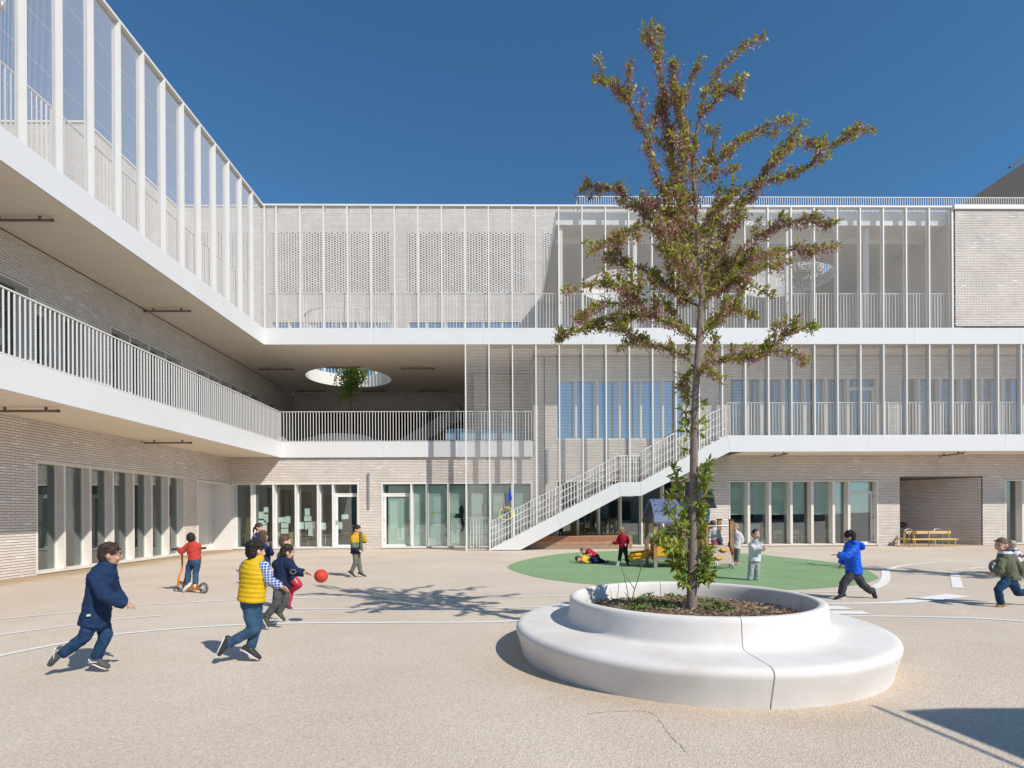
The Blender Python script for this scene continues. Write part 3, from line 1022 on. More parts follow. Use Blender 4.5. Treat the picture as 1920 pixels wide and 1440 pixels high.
# guard of upright bars round the big opening in the terrace
gr = MB()
for i in range(72):
    a = 2 * math.pi * i / 72
    cx, cy = HOLE[0] + 1.93 * math.cos(a), HOLE[1] + 1.93 * math.sin(a)
    gr.box(cx - .012, cx + .012, cy - .012, cy + .012, Z2T, 10.12)
rg = [(HOLE[0] + 1.93 * math.cos(2 * math.pi * i / 72), HOLE[1] + 1.93 * math.sin(2 * math.pi * i / 72), 10.13) for i in range(73)]
gr.tube(rg, [.022] * 73, 6, cap=False, smooth=False)
part('skylight_guard', gr, M_WHITE)
for h in RHOLES:
    gr = MB()
    for i in range(72):
        a = 2 * math.pi * i / 72
        cx, cy = h[0] + (h[2] + .06) * math.cos(a), h[1] + (h[2] + .06) * math.sin(a)
        gr.box(cx - .015, cx + .015, cy - .015, cy + .015, 12.66, 13.15)
    part('skylight_guard', gr, M_WHITE)

# ---- outdoor stair
st = MB()
top = [(-.52, .05), (4.25, 2.50), (5.04, 2.50), (8.25, 4.21), (8.42, 4.21)]
bot = [(8.42, 3.62), (5.07, 1.99), (4.34, 1.99), (.62, .03), (-.52, .03)]
st.prism([(x, DE - .02, z) for x, z in top + bot], (0, .05, 0))
st.prism([(x, DW - .35, z) for x, z in top + bot], (0, .05, 0))
sta = part('staircase', st, M_FASCIA)
def flight(xa, za, xb, zb, n):
    for i in range(n):
        x0 = xa + (xb - xa) * i / n
        z = za + (zb - za) * (i + 1) / n
        t = MB(); t.box(x0, x0 + (xb - xa) / n + .02, DE + .035, DW - .355, z - .05, z)
        t.build('stair_tread', M_CONC, sta)
flight(-.35, 0, 4.25, 2.35, 14)
t = MB(); t.box(4.25, 5.04, DE + .035, DW - .355, 2.3, 2.35); t.build('stair_landing', M_CONC, sta)
flight(5.04, 2.35, 8.25, 4.15, 11)
for yy in (DE + .06, DW - .42):
    railing((-.52, yy, .05), (4.25, yy, 2.50), .98, single=False, s=.018, curb=False, extra=3)
    railing((4.25, yy, 2.50), (5.04, yy, 2.50), .98, single=False, s=.018, curb=False, extra=3)
    railing((5.04, yy, 2.50), (8.25, yy, 4.21), 1.1, single=False, s=.018, curb=False, extra=3)
railing((-1.33, DE + .08, 0), (-.55, DE + .08, 0), 1.2, single=False, s=.018, foot=.05)
for (xa, za, xb, zb) in ((1.93, 1.31, 2.16, .83), (5.04, 2.50, 5.07, 1.99), (8.25, 4.21, 8.42, 3.62), (4.25, 2.5, 4.34, 1.99)):
    sj = MB(); sj.bar((xa, DE - .0215, za - .004), (xb, DE - .0215, zb + .004), .004, .006, (0, 1, 0))
    sj.build('panel_joint', mat('joint_grey', (.38, .38, .37), .7), sta)

# ---- rooms behind the glass
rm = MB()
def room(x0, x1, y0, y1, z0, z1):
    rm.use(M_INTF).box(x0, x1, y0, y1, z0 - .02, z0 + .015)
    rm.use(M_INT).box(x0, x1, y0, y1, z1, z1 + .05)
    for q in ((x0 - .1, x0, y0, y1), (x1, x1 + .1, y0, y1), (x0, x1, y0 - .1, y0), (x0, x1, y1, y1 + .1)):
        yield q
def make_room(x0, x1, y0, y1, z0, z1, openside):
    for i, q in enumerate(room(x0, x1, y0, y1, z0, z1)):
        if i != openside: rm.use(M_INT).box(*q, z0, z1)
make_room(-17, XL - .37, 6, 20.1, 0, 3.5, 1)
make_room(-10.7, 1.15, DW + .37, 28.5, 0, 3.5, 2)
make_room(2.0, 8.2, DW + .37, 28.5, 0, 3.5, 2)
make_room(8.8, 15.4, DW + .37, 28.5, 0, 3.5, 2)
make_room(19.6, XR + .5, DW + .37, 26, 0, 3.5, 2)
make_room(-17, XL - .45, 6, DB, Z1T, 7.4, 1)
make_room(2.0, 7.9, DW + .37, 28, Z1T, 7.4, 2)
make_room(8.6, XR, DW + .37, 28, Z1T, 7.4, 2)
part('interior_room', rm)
# glazed end of the covered terrace and the stair rising behind it
tg = MB()
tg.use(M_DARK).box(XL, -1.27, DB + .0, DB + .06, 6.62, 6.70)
for i in range(9):
    x = XL + (-1.27 - XL) * i / 8
    tg.box(x - .03, x + .03, DB, DB + .06, Z1T, 6.62)
part('glazed_screen', tg)
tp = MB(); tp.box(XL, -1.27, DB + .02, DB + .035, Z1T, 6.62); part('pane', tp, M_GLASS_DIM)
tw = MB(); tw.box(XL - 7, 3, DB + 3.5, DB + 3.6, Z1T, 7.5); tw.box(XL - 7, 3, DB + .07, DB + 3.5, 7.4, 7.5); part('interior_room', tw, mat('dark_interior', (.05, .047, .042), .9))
ts = MB()
p0, p1 = onY(715, 845, 28.2), onY(862, 758, 28.2)
ts.prism([p0, p1, p1 + [0, 0, -.75], p0 + [.6, 0, -.5]], (0, .9, 0))
part('inner_stair', ts, mat('grey_stair', (.42, .40, .38), .7))
# small fittings on the facade
for (x, za, zb, w_) in ((692, 1.62, 2.95, .07), (1026.5, 2.62, 3.86, .08)):
    X = float(onY(x, 930, DW)[0])
    d = MB(); d.box(X - w_ / 2, X + w_ / 2, DW - .07, DW - .012, za, zb)
    d.box(X - w_ / 2 - .01, X + w_ / 2 + .01, DW - .085, DW - .015, zb, zb + .03); d.box(X - w_ / 2 + .01, X + w_ / 2 - .01, DW - .06, DW - .02, za - .05, za)
    part('downpipe', d, M_GREY)
X = float(onY(1021, 800, DW)[0])
d = MB(); d.box(X - .018, X + .018, DW - .022, DW + .02, 0, Z2B); part('expansion_joint', d, M_DARK)

# ---- neighbouring house behind the roof terrace
hb = thing('neighbouring_house', 'dark grey gabled house rising behind the roof railing at the right', 'house', (33, 38, 0))
h0 = onY(1801, 385, 36); h1 = onY(1920, 305, 36)
sl_ = (h1[2] - h0[2]) / (h1[0] - h0[0])
M_SLATE = mat('dark_slate', (.075, .066, .066), .8, var=.1, vscale=.6)
b = MB(); b.prism([(h0[0], 36, h0[2]), (h1[0] + 3, 36, h0[2] + sl_ * (h1[0] + 3 - h0[0])), (h1[0] + 9, 36, h0[2]), (h1[0] + 9, 36, 0), (h0[0], 36, 0)], (0, 10, 0))
b.build('wall', M_SLATE, hb)
b = MB()
q0, q1 = onY(1893, 314, 35.6), onY(1935, 285, 35.6)
b.bar(q0, q1, .10, .12, (0, 1, 0))
b.build('roof', mat('black_roof_edge', (.02, .02, .022), .5), hb)
# ================================================================== the yard's own things
# ---- round bench planter
PC = (1.88, 5.69)
pl = thing('bench_planter', 'round white concrete bench with a raised planting ring holding the cherry tree', 'planter', (*PC, 0))
prof = [(1.695, .0), (1.705, .05), (1.735, .16), (1.754, .22), (1.760, .245), (1.755, .268), (1.740, .287), (1.715, .299), (1.68, .304), (1.50, .306), (1.38, .307), (1.305, .308), (1.268, .312), (1.246, .320), (1.232, .335), (1.225, .36), (1.214, .50), (1.211, .535), (1.20, .550), (1.18, .556), (1.15, .556), (1.128, .548), (1.118, .53), (1.112, .45), (1.108, .36), (1.10, .05)]
gap = .0032
for k in range(4):
    a0 = -math.pi / 2 + k * math.pi / 2
    b = MB()
    b.lathe((*PC, 0), prof, a0 + gap, a0 + math.pi / 2 - gap, 44, ends=True)
    o = b.build('bench_segment', M_CONC, pl)
b = MB()
b.lathe((*PC, 0), [(1.68, 0.02), (1.725, .18), (1.735, .26), (1.70, .292), (1.3, .298), (1.23, .31), (1.215, .36), (1.19, .53), (1.13, .53), (1.115, .05)], n=64)
b.build('joint_filler', mat('joint_sealant', (.58, .56, .53), .9), pl)
def conc_dirt():
    m = M_CONC; t = m.node_tree; b = t.nodes['Principled BSDF']
    src = b.inputs['Base Color'].links[0].from_socket
    tc = [x for x in t.nodes if x.type == 'TEX_COORD'][0]
    v = t.nodes.new('ShaderNodeTexVoronoi'); v.inputs['Scale'].default_value = 38
    t.links.new(tc.outputs['Object'], v.inputs['Vector'])
    r = t.nodes.new('ShaderNodeValToRGB')
    r.color_ramp.elements[0].position, r.color_ramp.elements[0].color = .05, (.62, .60, .56, 1)
    r.color_ramp.elements[1].position, r.color_ramp.elements[1].color = .11, (1, 1, 1, 1)
    t.links.new(v.outputs['Distance'], r.inputs['Fac'])
    n = t.nodes.new('ShaderNodeTexNoise'); n.inputs['Scale'].default_value = 2.2; n.inputs['Detail'].default_value = 8
    t.links.new(tc.outputs['Object'], n.inputs['Vector'])
    r2 = t.nodes.new('ShaderNodeValToRGB')
    r2.color_ramp.elements[0].position, r2.color_ramp.elements[0].color = .32, (.92, .89, .85, 1)
    r2.color_ramp.elements[1].position, r2.color_ramp.elements[1].color = .52, (1, 1, 1, 1)
    t.links.new(n.outputs['Fac'], r2.inputs['Fac'])
    cur = src
    for q in (r, r2):
        x = t.nodes.new('ShaderNodeMix'); x.data_type = 'RGBA'; x.blend_type = 'MULTIPLY'; x.inputs[0].default_value = 1
        t.links.new(cur, x.inputs[6]); t.links.new(q.outputs[0], x.inputs[7]); cur = x.outputs[2]
    t.links.new(cur, b.inputs['Base Color'])
conc_dirt()
# soil with litter
M_SOIL = mat('soil', (.20, .135, .085), 1.0, c2=(.07, .045, .03), vscale=30, bump=.8, bscale=120)
b = MB()
R0, NR, NA = 1.12, 26, 90
V, Fs = [(*PC, .43)], []
from mathutils import noise as mnoise
def soil_z(x, y):
    return .365 + .055 * (1 - ((x - PC[0]) ** 2 + (y - PC[1]) ** 2) / 1.25) + .028 * mnoise.noise((x * 3, y * 3, 0)) + .022 * mnoise.noise((x * 14, y * 14, 3))
for i in range(1, NR + 1):
    for j in range(NA):
        a = 2 * math.pi * j / NA; r = R0 * i / NR
        x, y = PC[0] + r * math.cos(a), PC[1] + r * math.sin(a)
        V.append((x, y, soil_z(x, y)))
for j in range(NA): Fs.append((0, 1 + j, 1 + (j + 1) % NA))
for i in range(NR - 1):
    for j in range(NA):
        a, c = 1 + i * NA + j, 1 + i * NA + (j + 1) % NA
        Fs.append((a, a + NA, c + NA, c))
b.add(V, Fs, True)
b.build('soil', M_SOIL, pl)
def scatter(name, n, f, m, label=None, parent=None, kind='stuff', cat=None):
    """n little folded faces given by f(i) -> (centre, direction, width vector)"""
    V, Q = [], []
    for i in range(n):
        c, d, wv = f(i)
        k = len(V)
        V += [c - d - wv * .0, c + wv, c + d, c - wv]
        Q.append((k, k + 1, k + 2, k + 3))
    base = ORI[parent.name] if parent is not None else np.zeros(3)
    me = np_mesh(name, np.array(V) - base, Q, m)
    o = put(name, me, parent, base)
    return tag(o, label, cat, None, kind)
def rv(s=1.0):
    v = rng.normal(0, 1, 3)
    return v / np.linalg.norm(v) * s
def litter(i):
    a, r = rng.uniform(0, 2 * math.pi), 1.10 * math.sqrt(rng.random())
    x, y = PC[0] + r * math.cos(a), PC[1] + r * math.sin(a)
    d = rv(rng.uniform(.012, .05)); d[2] *= .4
    wv = np.cross(d, rv()); wv = wv / (np.linalg.norm(wv) + 1e-9) * rng.uniform(.002, .008)
    return np.array([x, y, soil_z(x, y) + rng.uniform(.0, .03)]), d, wv
scatter('leaf_litter', 7000, litter, mat('dry_litter', (.46, .34, .23), .95, c2=(.20, .135, .085), vscale=20), 'dry brown twigs and leaves lying on the planter soil', kind='stuff', cat='leaf litter')
clumps = [onZ(*p, .43)[:2] for p in ((1205, 1122), (1222, 1128), (1192, 1130), (1240, 1134), (1218, 1114), (1255, 1140), (1185, 1138), (1228, 1138), (1205, 1142), (1330, 1128), (1345, 1138), (1328, 1142), (1260, 1117), (1275, 1125), (1360, 1145), (1195, 1145))]
def weed(i):
    c = clumps[rng.integers(len(clumps))]
    p = rng.normal(0, .042, 2)
    x, y = c[0] + p[0] * 1.3, c[1] + p[1]
    d = rv(rng.uniform(.012, .026)); d[2] = abs(d[2]) + .008
    wv = np.cross(d, rv()); wv = wv / (np.linalg.norm(wv) + 1e-9) * rng.uniform(.005, .011)
    return np.array([x, y, soil_z(x, y) + rng.uniform(.01, .06)]), d, wv
scatter('weeds', 700, weed, mat('weed_leaf', (.16, .25, .05), .7, c2=(.06, .12, .02), vscale=15), 'low green weeds sprouting from the planter soil', kind='stuff', cat='weeds')

# ---- trees
M_BARK = mat('cherry_bark', (.35, .275, .245), .85, c2=(.15, .112, .10), vscale=26, bump=.6, bscale=70)
_t = M_BARK.node_tree; _mp = _t.nodes.new('ShaderNodeMapping'); _mp.inputs['Scale'].default_value = (1, 1, 4.5)
_tc = [x for x in _t.nodes if x.type == 'TEX_COORD'][0]; _t.links.new(_tc.outputs['Object'], _mp.inputs['Vector'])
for _n in [x for x in _t.nodes if x.type == 'TEX_NOISE']: _t.links.new(_mp.outputs[0], _n.inputs['Vector'])
M_TWIG = mat('dark_twig', (.09, .062, .055), .8, var=.2, vscale=20)
def leaf_mat(name, a, b_, tr=.35):
    m = mat(name, a, .5, c2=b_, vscale=9, spec=.4)
    t = m.node_tree; p = t.nodes['Principled BSDF']; o = t.nodes['Material Output']
    mx = t.nodes.new('ShaderNodeMixShader'); mx.inputs[0].default_value = tr
    ts = t.nodes.new('ShaderNodeBsdfTranslucent')
    t.links.new(p.inputs['Base Color'].links[0].from_socket, ts.inputs['Color'])
    t.links.new(p.outputs[0], mx.inputs[1]); t.links.new(ts.outputs[0], mx.inputs[2]); t.links.new(mx.outputs[0], o.inputs['Surface'])
    return m
M_LEAF = leaf_mat('young_cherry_leaf', (.50, .50, .08), (.22, .27, .03))
M_BRONZE = leaf_mat('bronze_cherry_leaf', (.36, .25, .08), (.20, .16, .04))
M_CALYX = leaf_mat('faded_blossom', (.48, .24, .22), (.27, .12, .11), .25)
M_PETAL = leaf_mat('pink_petal', (.70, .56, .58), (.50, .33, .36), .3)
TD = 5.70
tree = thing('cherry_tree', 'young cherry tree with bronze leaves and fading blossom growing from the round bench planter', 'tree', (PC[0] + .01, TD, .40))
trunk_px = [(1296, 1150, .060), (1297, 1120, .052), (1298, 1080, .049), (1299, 1000, .045), (1300, 930, .042), (1301, 870, .040), (1302, 800, .038), (1304, 740, .036), (1307, 690, .035), (1311, 640, .034), (1313, 600, .033), (1316, 560, .031), (1313, 520, .026), (1309, 470, .022), (1307, 420, .018), (1303, 370, .015), (1300, 330, .013), (1300, 300, .011), (1303, 263, .010), (1313, 217, .009), (1320, 180, .008), (1337, 147, .007), (1353, 123, .006), (1380, 97, .005), (1403, 80, .004), (1434, 66, .003)]
BR = []     # (pixels, first radius, depth drift per metre of side step, leafiness start)
def br(r, dy, *pts): BR.append((r, dy, pts))
br(.018, -.25, (1309, 690), (1330, 679), (1350, 674), (1402, 669), (1437, 657), (1468, 632), (1499, 614), (1530, 613))
br(.008, -.25, (1437, 657), (1482, 660), (1513, 671))
br(.014, .35, (1306, 694), (1280, 668), (1246, 651), (1214, 643), (1187, 636), (1159, 618), (1107, 615), (1072, 622), (1044, 640))
br(.018, -.3, (1311, 640), (1270, 613), (1228, 594), (1194, 570), (1166, 546), (1135, 529), (1089, 537), (1058, 543))
br(.008, -.5, (1194, 570), (1141, 570), (1107, 581), (1082, 598))
br(.009, .5, (1240, 600), (1205, 592), (1165, 590), (1130, 600), (1095, 612))
br(.016, .45, (1312, 575), (1284, 561), (1256, 542), (1228, 515), (1194, 501), (1159, 490), (1133, 482))
br(.020, .2, (1314, 548), (1284, 511), (1263, 476), (1242, 445), (1220, 412), (1187, 377), (1153, 353), (1120, 350), (1098, 345))
br(.008, -.5, (1235, 437), (1207, 423), (1163, 440), (1130, 457), (1105, 474))
br(.019, -.3, (1309, 475), (1283, 443), (1260, 397), (1237, 347), (1223, 303), (1210, 257), (1193, 220), (1177, 190), (1163, 170), (1143, 157), (1118, 152))
br(.010, .4, (1304, 380), (1280, 360), (1270, 330), (1262, 297), (1255, 250), (1247, 197), (1238, 140), (1233, 97), (1219, 66), (1205, 52))
br(.004, .2, (1235, 110), (1238, 75), (1242, 54))
br(.010, -.4, (1300, 315), (1285, 250), (1272, 200), (1262, 150), (1262, 118))
br(.005, .3, (1273, 205), (1292, 160), (1309, 122))
br(.008, .5, (1210, 257), (1232, 215), (1250, 180))
br(.022, .25, (1315, 540), (1330, 500), (1353, 463), (1380, 403), (1420, 340), (1463, 290), (1503, 262), (1547, 280), (1587, 250), (1605, 240), (1641, 246))
br(.009, -.4, (1420, 340), (1455, 335), (1487, 327), (1520, 310), (1553, 292))
br(.008, .5, (1440, 315), (1480, 275), (1495, 240), (1512, 230))
br(.009, .6, (1302, 345), (1330, 330), (1353, 297), (1387, 267), (1420, 243), (1453, 230), (1485, 222))
br(.009, -.2, (1310, 220), (1340, 190), (1360, 170), (1385, 180), (1378, 150))
br(.014, .4, (1315, 555), (1345, 520), (1385, 496), (1422, 482), (1471, 469), (1524, 466), (1570, 460))
br(.009, -.3, (1375, 498), (1388, 466), (1430, 438), (1471, 421), (1520, 412), (1553, 424))
br(.012, -.5, (1315, 565), (1345, 545), (1367, 532), (1402, 511), (1440, 500), (1480, 490))
br(.006, -.5, (1385, 520), (1430, 546), (1452, 553))
br(.010, .4, (1312, 650), (1340, 605), (1367, 582), (1395, 584), (1418, 592))
br(.010, 2.0, (1316, 570), (1335, 535), (1350, 500), (1362, 470))
br(.010, -2.0, (1312, 560), (1295, 525), (1275, 500), (1262, 470))
br(.010, 2.2, (1308, 455), (1325, 425), (1345, 395), (1350, 365))
br(.010, -2.2, (1307, 440), (1290, 410), (1278, 390), (1275, 350))
br(.008, 2.4, (1311, 640), (1290, 625), (1265, 600), (1255, 570))
br(.008, -2.4, (1313, 630), (1330, 610), (1350, 590), (1365, 560))
br(.007, 1.6, (1302, 340), (1320, 310), (1335, 280), (1345, 240))
br(.007, -1.6, (1302, 350), (1285, 320), (1275, 290), (1290, 250))
for _k in range(13):      # inner branches in every direction
    _y = rng.uniform(400, 640); _a = rng.choice([-1, 1]); _h = rng.uniform(45, 110)
    br(.008, rng.uniform(-1.6, 1.6), (1307 + _a * 2, _y), (1307 + _a * _h * .4, _y - _h * .45), (1307 + _a * _h * .75, _y - _h * .75), (1307 + _a * _h * 1.1, _y - _h * .95))
br(.008, .8, (1307, 690), (1290, 700), (1280, 715), (1272, 730))
br(.007, -.8, (1306, 710), (1320, 690), (1340, 700), (1352, 712))
tk = MB().use(M_BARK)
TP = [onY(x, y, TD) for x, y, r in trunk_px]
tk.tube(TP, [r for *_, r in trunk_px], 12)
branch_pts = []
def add_path(P, r0, r1, dens):
    n = len(P)
    tk.tube(P, [r0 + (r1 - r0) * (i / (n - 1)) ** .8 for i in range(n)], 6)
    branch_pts.append((P, dens))
tk.use(M_TWIG)
for r, dy, pts in BR:
    x0 = pts[0][0]
    P = [onY(x, y, TD + dy * abs(x - x0) / F * TD * (1 + .15 * math.sin(k * 2.1))) for k, (x, y) in enumerate(pts)]
    P = smooth_path(P, False, 3)
    add_path(P, r * .62, .0025, 1.0)
    # side branches
    if r >= .009:
        for q in rng.choice(np.arange(2, len(P) - 1), size=min(len(P) - 3, 4 if r >= .012 else 2), replace=False):
            t = P[q + 1] - P[q - 1]; t = t / np.linalg.norm(t)
            s = rv(); s = s - t * np.dot(s, t); s = s / np.linalg.norm(s)
            ln = rng.uniform(.18, .42) * (1 - .45 * q / len(P))
            d = t * .75 + s * .65 + np.array([0, 0, .12])
            add_path(smooth_path([P[q], P[q] + d * ln * .5, P[q] + d * ln + np.array([0, 0, .04])], False, 3), .006, .0016, 1.0)
    # side twigs
    L = len(P)
    for q in range(3, L - 1):
        if rng.random() < (.35 + .9 * max(0, mnoise.noise(tuple(P[q] * 3)) + .35)):
            t = P[min(L - 1, q + 1)] - P[q - 1]; t = t / np.linalg.norm(t)
            s = rv(); s = s - t * np.dot(s, t); s = s / np.linalg.norm(s)
            ln = (rng.uniform(.05, .14) if rng.random() < .62 else rng.uniform(.14, .30)) * (1 - .55 * q / L)
            d = t * .6 + s * .85 + np.array([0, 0, rng.uniform(-.35, .3)])
            add_path([P[q], P[q] + d * ln * .5, P[q] + d * ln + np.array([0, 0, .02])], .004, .0015, 1.0)
branch_pts.append((smooth_path(TP[10:], False, 3), .75))
tk.build('trunk', None, tree)
lv, br_, cx, pt = [], [], [], []
def tuft(p, t, n, size, spread, dest):
    for _ in range(n):
        d = rv(); d = d + t * .4 + np.array([0, 0, .25]); d = d / np.linalg.norm(d)
        ln = size * rng.uniform(.7, 1.2)
        wv = np.cross(d, rv()); wv = wv / np.linalg.norm(wv) * ln * .23
        dest.append((p + rv(spread) + d * ln * .6, d * ln * .5, wv))
for P, dens in branch_pts:
    A = np.array(P)
    seg = np.linalg.norm(np.diff(A, axis=0), axis=1)
    tot = seg.sum(); cum = np.concatenate([[0], np.cumsum(seg)])
    s = .06 if tot > .4 else 0
    while s < tot:
        k = min(len(seg) - 1, np.searchsorted(cum, s, side='right') - 1)
        p = A[k] + (A[k + 1] - A[k]) * (s - cum[k]) / max(seg[k], 1e-6)
        t = (A[k + 1] - A[k]) / max(seg[k], 1e-6)
        fr_ = s / tot
        u = rng.random()
        nz = mnoise.noise(tuple(p * 5.5)) + .6 * mnoise.noise(tuple(p * 14))
        bare = tot > .4 and fr_ < .12 and dens > .8
        if not bare or u < .2:
            if u < (.42 if p[2] < 3.9 else .30) + .25 * nz: tuft(p, t, rng.integers(4, 7), rng.uniform(.036, .060), .022, lv)
            elif u < .52: tuft(p, t, rng.integers(3, 6), rng.uniform(.028, .045), .02, br_)
            for _ in range(rng.poisson(max(.6, (3.7 if p[2] > 3.9 else 2.7) + 7.0 * nz))):
                c = p + rv(rng.uniform(.008, .055 + .05 * max(0, nz + .2))) + np.array([0, 0, -.018])
                d = rv(rng.uniform(.010, .019)); d[2] -= .006
                wv = np.cross(d, rv()); wv = wv / (np.linalg.norm(wv) + 1e-9) * rng.uniform(.005, .0095)
                (pt if rng.random() < (.16 if p[0] > 2.3 else .07) else cx).append((c, d, wv))
        s += .0095
    if tot > .4: tuft(A[-1], t, 7, .05, .015, lv)
def leaf_cloud(name, L, m):
    o = scatter(name, len(L), lambda i: L[i], m, parent=tree)
    return o
leaf_cloud('crown', lv, M_LEAF)
leaf_cloud('bronze_leaves', br_, M_BRONZE)
leaf_cloud('faded_blossom', cx, M_CALYX)
leaf_cloud('petals', pt, M_PETAL)
# the low shoots on the trunk: large leaves, one object each
def leaf_mesh(ln, wd, m):
    b = MB()
    V = [(0, 0, 0), (ln * .3, wd * .8, .006), (ln * .65, wd * .75, .0), (ln, 0, -.022), (ln * .65, -wd * .75, .0), (ln * .3, -wd * .8, .006), (ln * .35, 0, -.008), (ln * .68, 0, -.014)]
    b.add(V, [(0, 6, 1), (1, 6, 7, 2), (2, 7, 3), (0, 5, 6), (5, 4, 7, 6), (4, 3, 7)])
    return b.mesh('leaf', m)
M_BIG = leaf_mat('cherry_leaf', (.36, .42, .06), (.16, .24, .03))
LM = [leaf_mesh(.105, .023, M_BIG), leaf_mesh(.088, .020, M_BIG), leaf_mesh(.095, .021, M_BRONZE)]
shoots = [((1304, 930), (1318, 905), (1322, 880), (1328, 868)), ((1304, 960), (1322, 930), (1318, 900)), ((1298, 960), (1280, 925), (1270, 900), (1262, 880)), ((1298, 1000), (1270, 975), (1255, 950), (1258, 920)),
          ((1298, 1010), (1270, 1000), (1250, 1000), (1232, 1010)), ((1296, 1030), (1275, 1020), (1255, 1025), (1238, 1002)), ((1296, 1060), (1282, 1045), (1268, 1040), (1256, 1030)), ((1296, 1085), (1280, 1075), (1272, 1060), (1262, 1052)),
          ((1298, 1095), (1285, 1092), (1276, 1085)), ((1300, 1080), (1318, 1060), (1326, 1045), (1330, 1030)), ((1300, 1090), (1320, 1080), (1334, 1070)), ((1301, 1075), (1316, 1070), (1325, 1086)), ((1302, 1020), (1312, 1000), (1316, 985)),
          ((1302, 985), (1312, 965), (1310, 950)), ((1298, 945), (1286, 955), (1280, 975)), ((1302, 830), (1290, 815), (1284, 800)), ((1303, 790), (1288, 780), (1280, 770)), ((1303, 800), (1316, 792)), ((1303, 770), (1316, 758)), ((1302, 842), (1284, 842)), ((1302, 820), (1312, 808)), ((1304, 745), (1290, 742))]
nleaf = 0
leaf_spots = []
for k, pts in enumerate(shoots):
    x0 = pts[0][0]; y0s = pts[-1][1]
    dyk = rng.uniform(-1, 1)
    P = smooth_path([onY(x, y, TD + dyk * abs(x - x0) / F * TD) for x, y in pts], False, 4)
    sb = MB(); sb.tube(P, [.005 - .003 * i / (len(P) - 1) for i in range(len(P))], 5); sb.build('shoot', M_TWIG, tree)
    for q in range(2, len(P)):
        for _ in range(6 if y0s > 860 else 3): leaf_spots.append((P[q], P[q] - P[q - 1]))
rng.shuffle(leaf_spots := [s for s in leaf_spots])
rest = []
for k, (p, t) in enumerate(leaf_spots):
    d = rv(); d = d + t / (np.linalg.norm(t) + 1e-9) * .5 + np.array([0, 0, -.25]); d = d / np.linalg.norm(d)
    if k >= 298:
        wv = np.cross(d, rv()); wv = wv / np.linalg.norm(wv)
        rest.append((p + d * .06, d * .048, wv * .017)); continue
    o = put('leaf', LM[rng.choice([0, 0, 1, 1, 2])], tree, p + d * .01, rot=(rng.uniform(-.8, .8), -math.asin(d[2]), math.atan2(d[1], d[0])), scale=[rng.uniform(.75, 1.15)] * 3)
scatter('shoot_leaves', len(rest), lambda i: rest[i], M_BIG, parent=tree)
def copy_tree(root, loc, rz, label):
    r = root.copy(); col.objects.link(r)
    r.location = loc; r.rotation_euler = (0, 0, rz); r['label'] = label
    for ch in root.children:
        if ch.name.split('.')[0] in ('leaf',): continue
        c = ch.copy(); col.objects.link(c); c.parent = r
    return r
copy_tree(tree, (12.9, 9.3, 0), 1.9, 'second cherry tree standing beyond the right edge whose shadow falls beside the playhouse flooring')
# unseen canopy added beside the camera, shaped to cast the lower right shadow
sc0 = thing('unseen_canopy', 'unseen flat canopy on a post, shaped to cast the shadow in the lower right corner', 'canopy', (6.4, .9, 0))
tv = np.array(TO_SUN) / TO_SUN.z * 2.9
cpts = [onZ(*p) + tv for p in ((1708, 1336), (1800, 1331), (2150, 1331), (2150, 1515), (1900, 1412))]
b = MB(); b.prism(cpts, (0, 0, .05)); b.build('roof', M_WHITE, sc0)
b = MB(); b.tube([onZ(1640, 1324) + tv, onZ(1930, 1445) + tv], [.018, .018], 6); b.build('cable', M_GREY, sc0)
b = MB(); q = cpts[2] * .7 + cpts[3] * .3; b.tube([(q[0], q[1], 0), (q[0], q[1], 2.9)], [.05, .05], 10); b.build('post', M_GREY, sc0)

# bare saplings and dry stalks in the planter
def twig_plant(name, label, cat, stems, m, r=.006):
    P0 = onZ(*stems[0][0], .42)
    t = thing(name, label, cat, tuple(P0))
    for pts in stems:
        b = MB()
        d0 = onZ(*stems[0][0], .42)[1]
        P = smooth_path([onY(x, y, d0 + .01 * i) for i, (x, y) in enumerate(pts)], False, 4)
        b.tube(P, [r - (r - .002) * i / (len(P) - 1) for i in range(len(P))], 6)
        for q in P[2::2]:
            b.ball(q + rv(.006), .0045, 6)
        b.build('stem', m, t)
M_STEM = mat('sapling_stem', (.19, .125, .10), .8, var=.2, vscale=30)
twig_plant('bare_sapling', 'bare forked sapling with buds at the left of the planter soil', 'sapling', [[(1186, 1122), (1190, 1105), (1198, 1080), (1208, 1040), (1216, 1005), (1222, 980), (1230, 960), (1236, 950)], [(1190, 1105), (1180, 1090), (1172, 1078)]], M_STEM)
twig_plant('bare_sapling', 'shorter bare sapling left of the forked one in the planter', 'sapling', [[(1179, 1126), (1175, 1100), (1170, 1080), (1165, 1062)], [(1178, 1122), (1172, 1112)]], M_STEM, .0045)
twig_plant('dry_stalks', 'reddish dry stalks leaning at the right rim of the planter', 'dead plant', [[(1482, 1150), (1476, 1140), (1468, 1130)], [(1488, 1150), (1487, 1138), (1485, 1129)], [(1494, 1151), (1496, 1140)], [(1478, 1151), (1470, 1146), (1466, 1140)], [(1500, 1150), (1507, 1143)]], mat('red_stalk', (.34, .15, .11), .8, var=.25, vscale=20), .004)

